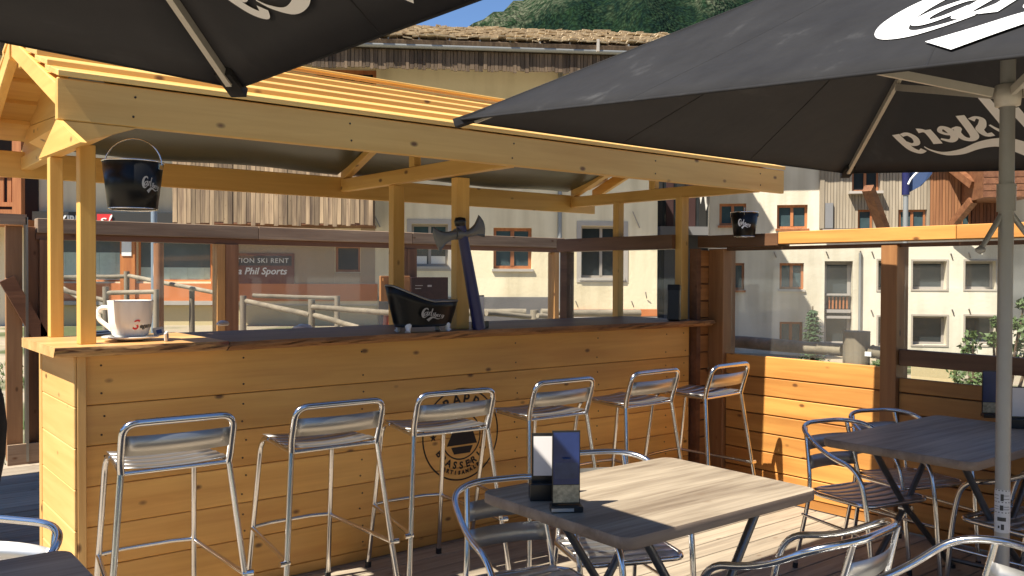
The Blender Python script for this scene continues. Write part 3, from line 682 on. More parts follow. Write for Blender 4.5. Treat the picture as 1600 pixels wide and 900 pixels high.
# ================================================================== STREET SIDE OBJECTS
def log(name, p, q, r, mat=None, parent=None, world=True):
    n = 6; pts = [Vector(p).lerp(Vector(q), k/n) + Vector((0,0, random.uniform(-.1, .1)*r)) for k in range(n+1)]
    return part(name, MB().tube(pts, [r*random.uniform(.93, 1.05) for _ in pts], 9), mat or logM, parent, world=True)
def log_fence(label, posts, rails, dep, r=.032, zr=.0):
    """posts: (x, top y); rails: (x0, y0, x1, y1); all measured on the photograph, standing at distance dep"""
    b = atd(posts[0][0], 430, dep[0]); t = root('log_fence', label, 'fence', (b.x, b.y, gz(b.x, b.y)))
    for (x, yt), d in zip(posts, dep):
        p = atd(x, yt, d); log('post', (p.x, p.y, gz(p.x, p.y)-.1), p, r*1.25, logZ, t)
    for (x0, y0, x1, y1, d0, d1) in rails: log('rail', atd(x0, y0, d0), atd(x1, y1, d1), r, None, t)
    return t
log_fence('grey log fence climbing past the shop window at the left', [(165, 448), (198, 424), (244, 452), (300, 448)], [(100, 433, 198, 432, 13, 13), (200, 431, 340, 458, 13, 12.4), (100, 454, 165, 470, 12, 12), (168, 458, 246, 456, 12, 12), (95, 448, 180, 500, 13, 12.5)], [12, 13, 12, 12.7])
log_fence('grey log fence with sloping rails below the ski rental sign', [(380, 462), (487, 468), (527, 462)], [(384, 470, 484, 492, 11, 10.5), (490, 492, 560, 512, 10.5, 10.3), (395, 462, 527, 466, 13, 13), (488, 480, 612, 489, 10.2, 9.8), (760, 489, 828, 495, 10.3, 10.8), (840, 493, 900, 500, 10.8, 11.2)], [11, 10.5, 12.6])
log_fence('short grey log fence in front of the dark grey plinth', [(835, 484)], [(690, 488, 822, 488, 12, 12), (846, 488, 1000, 489, 12, 12.4)], [11.8], r=.05)
c = atd(241, 430, 12.5); g_ = gz(c.x, c.y); t = root('sign_pole', 'blue grey street pole with a pale oval sign behind the big coffee cup', 'sign pole', (c.x, c.y, g_))
part('pole', MB().tube([(c.x, c.y, g_), (c.x, c.y, atd(241, 300, 12.5).z)], .045, 10), blueG, t, world=True)
o_ = atd(246, 422, 12.4); fx = RW @ Vector((1,0,0)); mb = MB(); pts = [o_ + fx*(.055*math.cos(2*math.pi*k/20)) + Vector((0,0,.21*math.sin(2*math.pi*k/20))) for k in range(20)]
mb.prism(pts, (RW @ Vector((0,0,1)))*.02); part('oval_sign', mb, cream, t, world=True)
c2 = atd(248, 440, 12.2); part('post', MB().tube([(c2.x, c2.y, g_), (c2.x, c2.y, atd(248, 380, 12.2).z)], .07, 8), brownZ, t, world=True)
# log railing just outside the right fence
XR = 5.5
pr_ = atx(1339, 519, XR); t = root('log_railing', 'thick weathered log railing with a sawn post just outside the right fence', 'railing', (XR, pr_.y, -.1))
log('post', (XR, pr_.y, -.15), pr_, .085, logZ, t)
a = atx(1130, 534, XR-.0); b_ = atx(1326, 545, XR); log('rail', (XR, a.y+.6, a.z), (XR, pr_.y+.1, (a.z+b_.z)/2), .045, None, t)
a = atx(1350, 548, XR); b_ = atx(1395, 552, XR); log('rail', (XR, pr_.y-.1, a.z), (XR, b_.y, b_.z-.01), .045, None, t)
part('tag', MB().box(XR-.055, XR-.045, atx(1368, 552, XR).y, atx(1358, 552, XR).y, atx(1362, 556, XR).z, atx(1362, 549, XR).z), white, t, world=True)
# yellow notice board with lettering seen under the railing
a = atd(1426, 566, 11); b_ = atd(1490, 570, 11); dirv = (b_-a); dirv.z = 0; L_ = dirv.length; dirv.normalize()
t = root('notice_board', 'pale yellow board lettered GOUTER seen low through the right fence glass', 'sign', (a.x, a.y, gz(a.x, a.y)))
nrm = Vector((dirv.y, -dirv.x, 0)); hgt = .55
part('panel', MB().obox((a+b_)/2 + Vector((0,0,-.12)), dirv*L_/2*1.05, nrm*.015, (0,0,.24)), yellowS, t, world=True)
for s_ in (0, 1):
    q_ = a + dirv*L_*s_; part('leg', MB().box(q_.x-.02, q_.x+.02, q_.y-.02, q_.y+.02, gz(q_.x, q_.y)-.1, q_.z-.3), darkX, t, world=True)
mid = (a+b_)/2 + nrm*(.02 if nrm.dot(CAM-a) > 0 else -.02)
part('lettering', place_mb(text_mb('GOUTER', .13, .003, bold=.003, spacing=1.1), lambda x, y, z: mid + dirv*x + Vector((0,0,y+.02))), signD, t, world=True)

# trees and bushes
def foliage(mb, c, rx, rz_, n, size):
    for _ in range(n):
        while True:
            p = Vector((random.uniform(-1, 1), random.uniform(-1, 1), random.uniform(-1, 1)))
            if p.length < 1: break
        q = Vector(c) + Vector((p.x*rx, p.y*rx, p.z*rz_)); a = Vector((random.gauss(0,1), random.gauss(0,1), random.gauss(0,1))).normalized()
        b = a.cross(Vector((random.gauss(0,1), random.gauss(0,1), random.gauss(0,1)))).normalized(); s = size*random.uniform(.5, 1.2)
        mb.quad(q - a*s, q + b*s*.45, q + a*s, q - b*s*.45)
def fir(px, ytop, ybot, d, label, wpx):
    top = atd(px, ytop, d); bot = atd(px, ybot, d); zb = gz(bot.x, bot.y) if gz(bot.x, bot.y) < bot.z else bot.z
    t = root('fir_tree', label, 'tree', (top.x, top.y, zb)); h = top.z - zb
    part('trunk', MB().tube([(0,0,-.05), (0,0,h*.5), (0,0,h)], [.05, .03, .008], 7), barkM, t)
    mb = MB(); R_ = wpx*d/FPX
    for k in range(16):
        f = k/16; zz = h*(.12 + .86*f); rr = R_*(1-f)**.8
        for j in range(7):
            a = j*.9 + k*1.3 + random.uniform(-.2, .2); tip = Vector((math.cos(a)*rr, math.sin(a)*rr, zz - rr*.15)); st = Vector((0,0,zz+.03))
            for m_ in range(12):
                q = st.lerp(tip, (m_+1)/12) + Vector((random.uniform(-1,1), random.uniform(-1,1), random.uniform(-.6,.6)))*.03
                dd = (tip-st).normalized(); sd_ = Vector((-dd.y, dd.x, random.uniform(-.3,.3))); L1 = .05+.05*rr
                mb.quad(q, q + dd*L1*.5 + sd_*L1, q + dd*L1*.9 + sd_*L1*.8, q + dd*L1*.3); mb.quad(q, q + dd*L1*.5 - sd_*L1, q + dd*L1*.9 - sd_*L1*.8, q + dd*L1*.3)
    part('crown', mb, leaf1, t)
fir(1270, 478, 575, 13, 'small fir tree standing against the pale wall left of the tall stair window', 27)
def bush(name, label, blobs, d, n=900, size=.035, stems=True):
    b = atd(blobs[0][0], blobs[0][1], d); t = root(name, label, 'shrub', (b.x, b.y, gz(b.x, b.y)-.02)); g = t.location.z
    mb = MB(); tr = MB()
    for (px, py, rp) in blobs:
        c = atd(px, py, d + random.uniform(-.3, .3)); rr = rp*d/FPX; k = max(60, int(n*(rr/.4)**2))
        foliage(mb, c, rr, rr*1.05, k, size)
        for _ in range(5):
            o = Vector((random.uniform(-1,1), random.uniform(-1,1), random.uniform(-1,1)))*rr*.9; foliage(mb, c+o, rr*.4, rr*.4, k//8, size)
        tr.tube([(b.x, b.y, g), ((b.x+c.x)/2+.05, (b.y+c.y)/2, (g+c.z)/2), c], [.03, .02, .008], 6)
    part('crown', mb, leaf2, t, world=True); part('stem', tr, barkM, t, world=True)
bush('shrub', 'leafy green bush rising behind the umbrella pole', [(1557, 505, 9), (1552, 530, 10), (1592, 510, 16), (1600, 475, 10), (1610, 550, 26), (1640, 520, 40), (1585, 570, 14)], 8.5, size=.045)
bush('shrub', 'low clump of leaves between the two lower windows seen over the dark rail', [(1520, 535, 15), (1512, 548, 10)], 9, size=.035)
bush('shrub', 'pale small bush under the dark railing at the right', [(1497, 590, 14), (1525, 592, 13), (1550, 596, 12)], 8, size=.03)
bush('shrub', 'small green plant beside the sawn log post', [(1378, 566, 9), (1372, 572, 7)], 9, size=.03)
# rough grass tufts behind the bar
mb = MB()
for _ in range(9000):
    x = random.uniform(-1, 9); y_ = random.uniform(8.2, 17)
    if math.sin(x*1.3)+math.sin(y_*.9+x*.4) < .1: continue
    h_ = random.uniform(.03, .10); a = random.uniform(0, 6.3); z = gz(x, y_)
    mb.quad((x-.012*math.cos(a), y_-.012*math.sin(a), z), (x+.012*math.cos(a), y_+.012*math.sin(a), z), (x+random.uniform(-.03,.03), y_+random.uniform(-.03,.03), z+h_))
o = part('grass', mb, leaf2); o['kind'] = 'stuff'
# white rounded item and orange item beyond the counter
for (px, py, d, nm, lb_, cat, m_, rr, sq) in ((473, 514, 5.6, 'white_bag', 'white crumpled bag seen just above the middle of the counter edge', 'bag', cream, .07, .55), (347, 517, 5.2, 'paper_napkin', 'small white and blue crumpled napkin on the counter back edge', 'napkin', cream, .035, .5),):
    c = atd(px, py, d); prof = [(rr*math.sin(a_), rr*sq*math.cos(a_)) for a_ in [math.pi*k/10 for k in range(11)]]
    mb = MB().lathe(prof[::-1], 14); 
    for v in mb.v: v *= 1 + .16*math.sin(v.x*90+v.y*70)
    z_ = 1.19 if rr < .05 else c.z-.04
    t = root(nm, lb_, cat, (c.x, c.y, z_)); 
    for v in mb.v: v.z = max(v.z + rr*sq*.75, 0)
    part('crumple', mb, m_, t)
if True:   # shelf behind the bar that carries the bag and the cooler
    pass

# ================================================================== BACK FENCE (beyond the deck)
YB = 7.8
def bx_(px): return aty(px, 430, YB).x
bf = root('back_fence', 'long weathered terrace fence with glass panes and brown posts behind the bar', 'fence', (bx_(60), YB, 0))
zt = 1.925; x0 = bx_(56); x1 = bx_(877)
xs_ = [x0, bx_(400), bx_(640), x1]
for a, b_ in zip(xs_, xs_[1:]): part('top_rail', MB().box(a+.002, b_-.002, YB-.06, YB+.06, zt-.115, zt), greyX, bf, world=True, bevel=.004)
part('under_rail', MB().box(x0, x1, YB-.03, YB+.05, zt-.165, zt-.117), darkX, bf, world=True)
pp = [(343, 358), (360, 370), (628, 642), (864, 876)]
posts_x = [x0+.02, bx_(336), bx_(622), bx_(862)]
for k, xp in enumerate(posts_x):
    part('post', MB().box(xp, xp+.075, YB-.05, YB+.07, 0, zt-.166), litZ if k in (1, 3) else brownZ, bf, world=True, bevel=.004)
    if k in (1, 2): part('post', MB().box(xp+.078, xp+.20, YB-.045, YB+.06, 0, zt-.166), brownZ, bf, world=True, bevel=.004)
for k, (a, b_) in enumerate(zip(posts_x, posts_x[1:])):
    part('glass_pane', MB().box(a+.2 if k in (1,2) else a+.08, b_-.003, YB+.0, YB+.008, .9, zt-.17), glassD if k == 1 else glassF, bf, world=True)
    for j in range(6): part('board', MB().box(a+.21 if k in (1,2) else a+.08, b_-.003, YB-.03, YB+.03, .02+j*.145, .155+j*.145), darkX, bf, world=True)
gateM = wood('gate_board_lit', (.46,.24,.11), (.26,.12,.05), 'Z')  # lighter wood paints the board that stands in the sun
# gate of vertical boards at the left end
gt_ = root('board_gate', 'brown vertical board gate with a diagonal shadow at the left end of the terrace', 'gate', (bx_(10), YB, 0))
for k, (pa, pb, dy, m_) in enumerate(((9, 35, .02, gateM), (43, 61, .04, brownZ), (62, 75, .10, darkX))):
    part('board', MB().box(aty(pa, 430, YB).x, aty(pb, 430, YB).x, YB+dy-.02, YB+dy+.02, .03, 1.86), m_, gt_, world=True, bevel=.003)
part('top_rail', MB().box(bx_(-60), bx_(40), YB-.06, YB+.01, 1.87, 1.95), greyX, gt_, world=True)
part('metal_edge', MB().box(bx_(38), bx_(42), YB-.06, YB+.02, .02, 1.93), aluD, gt_, world=True)
part('brace', MB().beam((bx_(9), YB-.03, 1.45), (bx_(66), YB-.03, .95), .04, .11, up=(0,0,1)), darkX, gt_, world=True)  # dark bar laid across the boards as the diagonal shadow
part('kick_board', MB().box(bx_(9), bx_(75), YB-.05, YB-.025, .0, .16), greyX, gt_, world=True)
t = root('mesh_panel', 'pale metal panel edge left of the board gate', 'panel', (bx_(-20), YB+.6, 0))
part('frame', MB().box(bx_(-60), bx_(7), YB+.55, YB+.58, .02, 1.5), zinc, t, world=True)
for k in range(5): part('rivet', MB().lathe([(0,.0),(.012,.0),(.012,.01),(0,.01)], 8, (bx_(5), YB+.54, .4+k*.26)), capM, t, world=True)
# dark drooping cover at the photograph's left edge
cB = aty(0, 640, 5.5); t = root('black_cover', 'black draped fabric cover at the left edge of the terrace', 'cover', (cB.x-.06, 5.5, 0))
prof = [(-.10, 1.035), (-.02, 1.02), (.035, .96), (.07, .82), (.085, .68), (.075, .5), (.04, .3), (.02, .02)]
mb = MB(); rows = []
for (x_, z_) in prof[1:]:
    rr = .13 + x_; rows.append([(-.13 + rr*math.cos(a_)*(1+.06*math.sin(5*a_+z_*4)), rr*.8*math.sin(a_)*(1+.06*math.sin(5*a_+z_*4)), z_) for a_ in [2*math.pi*k/20 for k in range(20)]])
vs = [p for r_ in rows for p in r_]; mb.add(vs, [(i*20+k, i*20+(k+1) % 20, (i+1)*20+(k+1) % 20, (i+1)*20+k) for i in range(len(rows)-1) for k in range(20)] + [tuple(range(20))], True)
part('cloth', mb, skinb, t)

# ================================================================== RIGHT FENCE
XF = 5.02
rf = root('right_fence', 'orange board terrace fence with glass and a broad top rail on the right', 'fence', (XF, 4.0, 0))
zt = 1.785
part('top_rail', MB().box(XF-.05, XF+.09, -1.2, 2.30, zt-.08, zt), fenY, rf, world=True, bevel=.004)
part('top_rail', MB().box(XF-.05, XF+.09, 2.303, 3.45, zt-.08, zt), fenY, rf, world=True, bevel=.004)
part('top_rail', MB().box(XF-.05, XF+.09, 3.453, 4.12, zt-.09, zt-.006), darkY, rf, world=True, bevel=.004, label='top rail stretch with the kiosk shade put into its colour')  # darker wood from where the kiosk's shadow begins
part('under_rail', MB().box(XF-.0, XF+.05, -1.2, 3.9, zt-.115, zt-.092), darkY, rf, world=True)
for (a, b_) in ((3.905, 4.034), (2.65, 2.75), (1.18, 1.28), (-.4, -.3)):
    part('post', MB().box(XF-.03, XF+.11, a, b_, 0, zt-.10), fenZ, rf, world=True, bevel=.004)
segs = ((2.753, 3.902, .96), (1.283, 2.647, .905), (-.297, 1.177, .905))
for (a, b_, top) in segs:
    z = .05; lv = [.06, .19, .315, .44, .565, .69, .815, top]
    for z0, z1 in zip(lv, lv[1:]):
        part('board', MB().box(XF+.002, XF+.03, a, b_, z0+.003, z1-.004), fenY, rf, world=True, bevel=.004)
    part('board', MB().box(XF+.0, XF+.028, a, b_, .005, .057), fenY, rf, world=True)
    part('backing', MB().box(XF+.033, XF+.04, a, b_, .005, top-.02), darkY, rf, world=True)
    part('glass_pane', MB().box(XF+.055, XF+.063, a+.002, b_-.002, top+.01, zt-.117), glassF, rf, world=True)
zmr = atx(1430, 561, XF).z
part('middle_rail', MB().box(XF-.005, XF+.04, -.297, 2.647, zmr-.045, zmr+.05), darkY, rf, world=True, bevel=.004)
slatM = wood('slat_board', (.50,.22,.07), (.30,.12,.035), 'X', rnd=.2)
# slatted return and dark glass section behind the bar end
part('post', MB().box(4.865, 4.905, 4.033, 4.10, 0, zt-.1), darkX, rf, world=True)
zz = 0.0; k = 0
while zz < zt-.12:
    part('board', MB().box(4.907, 5.03, 4.035, 4.06, zz+.003, zz+.115), slatM, rf, world=True, bevel=.003); zz += .12
part('backing', MB().box(4.906, 5.03, 4.064, 4.07, 0, zt-.12), darkX, rf, world=True)
part('top_rail', MB().box(4.76, 4.90, 4.175, 5.40, zt-.10, zt), darkY, rf, world=True)
part('post', MB().box(4.79, 4.87, 5.31, 5.39, 0, zt-.102), darkY, rf, world=True)
part('glass_pane', MB().box(4.82, 4.828, 4.2, 5.3, .92, zt-.102), glassF, rf, world=True)
for j in range(7): part('board', MB().box(4.81, 4.84, 4.2, 5.3, .003+j*.13, .128+j*.13), darkY, rf, world=True)

# ================================================================== BAR KIOSK
K = root('bar_kiosk', 'honey pine outdoor bar counter under its own timber gable roof', 'bar', (2.9, 4.4, 0))
def kp(name, mb, mat, bevel=.003, **k): return part(name, mb, mat, K, world=True, bevel=bevel, **k)
YBF = 4.08; xa, xb = .925, 4.84
lv = [.0, .056, .231, .406, .581, .756, .931, 1.145]
for z0, z1 in zip(lv, lv[1:]):
    if z1-z0 > .1: kp('front_board', MB().box(xa, xb, YBF, YBF+.022, z0+.0014, z1-.0014), barX)
    else: kp('front_board', MB().box(xa, xb, YBF+.003, YBF+.022, z0+.002, z1-.002), barX)
kp('corner_board', MB().box(.885, .922, 4.055, 4.10, 0, 1.145), barZ)
kp('end_trim', MB().box(.868, .884, 4.70, 4.75, 0, 1.145), barZ)
for z0, z1 in zip(lv, lv[1:]):
    if z1-z0 > .1: kp('end_board', MB().box(.872, .884, 4.056, 4.698, z0+.001, z1-.001), barY)
kp('end_post', MB().box(4.842, 4.862, 4.09, 4.15, 0, 1.145), darkX)
kp('back_panel', MB().box(.9, 4.83, 4.62, 4.65, 0, 1.13), barX); kp('end_panel', MB().box(4.80, 4.835, 4.11, 4.61, 0, 1.13), barX)
# live-edge counter: wavy front edge, pale sunlit slab, then the roof's shadow as a darker slab
def slab(xa_, xb_, zt_, mat, edge, name, yb=4.72, left_cut=False):
    top = []; n = max(8, int((xb_-xa_)/.05)); fr_ = []
    for i in range(n+1):
        x = xa_ + (xb_-xa_)*i/n; yy = 3.975 + .02*math.sin(x*2.3+.5) + .009*math.sin(x*11) + .005*math.sin(x*27)
        fr_.append((x, yy))
    me = MB()
    for i in range(n):
        (xA, yA), (xB, yB) = fr_[i], fr_[i+1]
        me.quad((xA, yA, zt_), (xB, yB, zt_), (xB, yb, zt_), (xA, yb, zt_)); me.quad((xA, yA+.03, zt_-.043), (xA, yb, zt_-.043), (xB, yb, zt_-.043), (xB, yB+.03, zt_-.043))
    me.quad((xa_, fr_[0][1], zt_), (xa_, yb, zt_), (xa_, yb, zt_-.043), (xa_, fr_[0][1]+.03, zt_-.043))
    me.quad((xb_, fr_[-1][1], zt_), (xb_, fr_[-1][1]+.03, zt_-.043), (xb_, yb, zt_-.043), (xb_, yb, zt_))
    me.quad((xa_, yb, zt_), (xb_, yb, zt_), (xb_, yb, zt_-.043), (xa_, yb, zt_-.043))
    o = part(name, me, mat, K, world=True)
    eb = MB(); rows = 6
    for i in range(n+1):
        x, yy = fr_[i]
        for j in range(rows+1):
            t = j/rows; bul = .014*math.sin(math.pi*t) + (.008*math.sin(x*31+j*1.7) + .007*math.sin(x*67+j*2.9) + .006*math.sin(x*13))*math.sin(math.pi*t)
            eb.v.append(Vector((x, yy + .03*t - bul, zt_ - .043*t)))
    for i in range(n):
        for j in range(rows):
            a = i*(rows+1)+j; eb.f.append((a, a+1, a+rows+2, a+rows+1)); eb.sm.append(True)
    part('bark_edge', eb, edge, o, world=False).location = (0,0,0)
    return o
edgeL = wood('live_edge_pale', (.74,.46,.18), (.14,.035,.02), 'X', rnd=0, s=1.1, rough=.7, grain=5)
slab(.79, 1.50, 1.190, slabX, edgeL, 'counter_slab'); slab(1.503, 4.862, 1.187, slabD, barkX, 'counter_slab'); slab(4.8625, 4.965, 1.187, slabD, barkX, 'counter_end', yb=4.03)
# posts
def post(x, y_, z0, z1, w_=.065, d_=.065): kp('post', MB().box(x, x+w_, y_, y_+d_, z0, z1), pineZ)
post(.912, 4.12, 1.1905, 2.05); post(.90, 4.66, 1.1905, 2.05, .06, .055)
post(2.880, 4.12, 1.1875, 2.05, .088, .06); post(2.835, 4.74, .0, 2.05, .08, .06)
post(4.80, 4.12, 1.1875, 2.05, .075, .06); post(4.80, 4.74, 0, 2.05, .06, .06)
# ties, beams, fascia
Yf, Yr, Yk = 3.55, 4.5, 5.42; zb_, zt_ = 2.055, 2.21
kp('fascia', MB().box(.71, 5.18, Yf, Yf+.03, zb_, zt_), pineX, bevel=.004)
kp('back_fascia', MB().box(.71, 5.18, Yk-.03, Yk, 2.01, 2.15), pineX)
for x in (2.81, 4.90): kp('tie_beam', MB().box(x, x+.055, Yf+.032, Yk-.032, 2.052, 2.135), pineY)
kp('tie_beam', MB().box(.90, .955, Yf+.26, Yk-.032, 2.052, 2.12), pineY)
kp('ridge_beam', MB().box(.75, 5.14, Yr-.03, Yr+.03, 2.42, 2.53), pineX)
for x in (2.81, 4.90): kp('king_post', MB().box(x+.003, x+.052, Yr-.03, Yr+.03, 2.137, 2.418), pineZ)
slF = .385
def zroof(y_): return 2.205 + slF*(min(y_, 2*Yr-y_) - Yf)
for x in (.712, 2.81, 4.90, 5.14):
    w_ = .04 if x in (.712, 5.14) else .055
    for s_, ya in ((1, Yf+.032), (-1, Yk-.032)):
        h_ = .085
        kp('rafter', MB().prism([(x, ya, zroof(ya)-h_-.02), (x, ya, zroof(ya)-.022), (x, Yr-s_*.033, zroof(Yr)-.022-.012), (x, Yr-s_*.033, zroof(Yr)-h_-.03)], (w_,0,0)), pineY)
# roof boards: overlapping boards, front and back slope, five each
nb = 5; step = (Yr-Yf)/nb
for s_ in (1, -1):
    for k in range(nb):
        ya = Yf - .012 + k*step; yb = ya + step + .035; za = 2.217 + slF*k*step; zb2 = za + .27*(step+.035)
        P_ = [(ya, za-.004), (ya, za+.018), (yb, zb2+.018), (yb, zb2-.004)]
        if s_ < 0: P_ = [(2*Yr-a, z) for a, z in P_][::-1]
        kp('roof_board', MB().prism([(.712, a, z) for a, z in P_], (4.466, 0, 0)), pineX, bevel=.002)
kp('ridge_cap', MB().box(.712, 5.178, Yr-.035, Yr+.035, zroof(Yr)+.035, zroof(Yr)+.05), pineX)
# membrane stretched under the boards, one sheet per bay and slope
for (a, b_) in ((.99, 2.80), (2.87, 4.89)):
    for s_ in (1, -1):
        mb = MB(); nn = 14; mm = 6
        for i in range(nn+1):
            for j in range(mm+1):
                x = a + (b_-a)*i/nn; y_ = Yf+.033 + (Yr-Yf-.063)*j/mm; z = zroof(y_) - .045 - .03*math.sin(math.pi*j/mm) - .008*math.sin(x*5+j)
                mb.v.append(Vector((x, y_ if s_ > 0 else 2*Yr-y_, z)))
        for i in range(nn):
            for j in range(mm):
                q = i*(mm+1)+j; mb.f.append((q, q+1, q+mm+2, q+mm+1)); mb.sm.append(True)
        part('membrane', mb, memM, K, world=True)
# gable end boards and the corner bracket that drops below the fascia
def gp(x, y_): p = atx(x, y_, .705); return (p.y, p.z)
def gq(x, y_, X): p = atx(x, y_, X); return (X, p.y, p.z)
kp('gable_board', MB().prism([gq(64, 128, .92), gq(86, 152, .92), gq(86, 181, .92), gq(45, 197, .92)], (.02,0,0)), pineY, bevel=0)
kp('gable_board', MB().prism([gq(45, 198, .92), gq(86, 182.5, .92), gq(88, 215, .92), gq(60, 247, .92), gq(26, 262, .92)], (.02,0,0)), pineY, bevel=0)
kp('gable_sun_patch', MB().prism([gq(88, 186, .712), gq(126, 222, .712), gq(60, 248, .712)], (.02,0,0)), pineY, bevel=0)  # triangle shaped as the sun patch, set forward to catch the sun
A_ = aty(93, 188, Yf+.001); C_ = aty(213, 199, Yf+.001); B_ = aty(127, 222, Yf+.001)
kp('corner_bracket', MB().prism([(.712, Yf+.0, 2.053), (C_.x, Yf, 2.053), (B_.x, Yf, B_.z)], (0, .05, 0)), pineX, bevel=0)
kp('corner_bracket', MB().prism([(.735, Yf+.052, 2.05), (B_.x+.03, Yf+.052, B_.z+.03), (.955, Yf+.052, 2.05)], (0, .62, 0)), pineY, bevel=0)
screwM = plain('screw_head', (.05,.035,.025), .4, .4)
scr = MB().lathe([(0,0),(.0045,0),(.0045,.002),(0,.002)], 8); scr.v = [Vector((v.x, -v.z, v.y)) for v in scr.v]; scr_me = scr.mesh('screw')
scr_me.materials.append(screwM)
for z0, z1 in zip(lv[1:], lv[2:]):
    for xs_c in (.99, 1.62, 2.25, 3.28, 3.95, 4.60, 4.79):
        for zz_ in (z0+.045, z1-.05):
            o = bpy.data.objects.new('screw', scr_me); COL.objects.link(o); o.parent = K; o.location = Vector((xs_c+random.uniform(-.012,.012), YBF-.0002, zz_+random.uniform(-.006,.006))) - K.location
for x_ in (.98, 2.83, 4.92, 1.9, 3.9):
    for zz_ in (2.095, 2.17):
        o = bpy.data.objects.new('screw', scr_me); COL.objects.link(o); o.parent = K; o.location = Vector((x_+random.uniform(-.01,.01), Yf-.0002, zz_)) - K.location
# round brewery stamp burnt into the front boards
lc = Vector((2.885, YBF-.0015, .595)); st = MB()
def ring(r, w_, mb, c=lc):
    n = 64
    for k in range(n):
        a0, a1 = 2*math.pi*k/n, 2*math.pi*(k+1)/n
        mb.quad(*[c + Vector((math.cos(a)*q, 0, math.sin(a)*q)) for a, q in ((a0, r), (a1, r), (a1, r-w_), (a0, r-w_))])
ring(.262, .009, st); ring(.135, .008, st, lc + Vector((0,-.0002,-.01)))
def arc_text(txt, r, a0, a1, size, flip=False):
    for k, ch in enumerate(txt):
        if ch == ' ': continue
        a = a0 + (a1-a0)*k/(len(txt)-1); t_ = text_mb(ch, size, 0, bold=.002)
        rot = a - math.pi/2 if not flip else a + math.pi/2
        def fn(x, y, z, a=a, rot=rot): return lc + Vector((math.cos(a)*r + x*math.cos(rot) - y*math.sin(rot), -.0004, math.sin(a)*r + x*math.sin(rot) + y*math.cos(rot)))
        m_ = place_mb(t_, fn); st.add(m_.v, m_.f)
R_ = math.radians
arc_text('FRAPPE', .198, R_(138), R_(42), .085); arc_text('BRASSERIE', .178, R_(212), R_(328), .055, True); arc_text('ARTISANALE', .218, R_(238), R_(302), .028, True)
arc_text('*', .2, R_(180), R_(181), .09) if False else None
for (sx_, sz_) in ((-.19, 0), (.19, 0)):
    pts = []
    for k in range(10):
        a = math.pi/2 + k*math.pi/5; q = .024 if k % 2 == 0 else .010; pts.append(lc + Vector((sx_+q*math.cos(a), -.0006, sz_+q*math.sin(a))))
    st.add(pts, [tuple(range(10))])
# mountain and barrel emblem inside the inner ring
for poly in ([(-.10,-.05),(-.05,.05),(-.02,.02),(.02,.085),(.05,.03),(.07,.05),(.11,-.05)], [(-.07,-.06),(.08,-.06),(.06,-.10),(-.05,-.10)]):
    st.add([lc + Vector((x, -.0009, z-.01)) for x, z in poly], [tuple(range(len(poly)))])
part('stamp', st, stampM, K, world=True)

# ================================================================== BAR STOOLS (local: back at -Y, faces +Y)
def make_stool():
    t = root('bar_stool', '', 'bar stool', (0,0,0), 0, 'aluminium bar stools along the bar')
    r = .0125; zs = .765
    for s in (-1, 1):
        part('leg', MB().tube(rounded([(s*.275, -.30, .012), (s*.20, -.205, zs)], .1), r, 10), alu, t)
        part('leg', MB().tube(rounded([(s*.205, .295, .012), (s*.178, .195, zs-.06), (s*.172, .165, zs-.012), (s*.172, .10, zs-.008)], .05, 5), r, 10), alu, t)
        part('foot_cap', MB().tube([(s*.275, -.30, 0), (s*.274, -.298, .03)], .0155, 10), rubber, t)
        part('foot_cap', MB().tube([(s*.205, .295, 0), (s*.204, .293, .03)], .0155, 10), rubber, t)
    part('back_frame', MB().tube(rounded([(-.20, -.204, zs-.02), (-.205, -.215, zs+.03), (-.205, -.262, .945), (.205, -.262, .945), (.205, -.215, zs+.03), (.20, -.204, zs-.02)], .055, 6), r*1.12, 12), alu, t)
    mb = MB()
    for a, b in ((.818, .895),):
        n = 10
        f = lambda x: -.222 - .028*(1-(x/.193)**2)
        xs__ = [-.193+.386*i/n for i in range(n+1)]; mb.strip([(x, f(x), a) for x in xs__], [(x, f(x)-.02, b) for x in xs__])
    part('back_slat', mb, aluS, t, thick=.003)
    part('seat_rail', MB().tube([(-.20, -.203, zs-.015), (.20, -.203, zs-.015)], .009, 8), alu, t)
    part('seat_rail', MB().tube(rounded([(-.172, .10, zs-.01), (-.198, -.19, zs-.014)], .05), .010, 8), alu, t)
    part('seat_rail', MB().tube(rounded([(.172, .10, zs-.01), (.198, -.19, zs-.014)], .05), .010, 8), alu, t)
    ns_ = 5
    for k in range(ns_):
        y0 = -.195 + .375*k/ns_; y1 = y0 + .375/ns_ - .007; mb = MB(); n = 6; hw = .20 - .03*k/ns_
        g = lambda x: zs + .004 - .012*(1-(x/hw)**2)
        xs__ = [-hw+2*hw*i/n for i in range(n+1)]; mb.strip([(x, y0, g(x)) for x in xs__], [(x, y1, g(x)) for x in xs__])
        part('seat_slat', mb, aluS, t, thick=.003)
    zf = .33; xr = .205+.0; fr = .2745-.07*zf/.765
    part('footrest', MB().tube([(-.193, .251, zf), (-.10, .262, zf+.004), (.10, .262, zf+.004), (.193, .251, zf)], .0095, 8), alu, t)
    for s in (-1, 1):
        part('footrest', MB().tube([(s*.195, .248, zf-.004), (s*.243, -.256, zf-.02)], .0095, 8), alu, t)
        part('bolt', MB().tube([(s*.235, -.262, zf-.022), (s*.278, -.266, zf-.022)], .013, 8), chromeM, t)
    return t
st0 = make_stool()
SL = ['bar stool nearest the left end of the bar, below the big coffee cup', 'second bar stool from the left end of the bar, left of the round stamp', 'bar stool standing right in front of the round black stamp',
      'fourth bar stool from the left, behind the two menu cards on the sunlit table', 'fifth bar stool from the left, behind the far corner of the sunlit table', 'bar stool farthest right, in the corner by the dark slatted fence post']
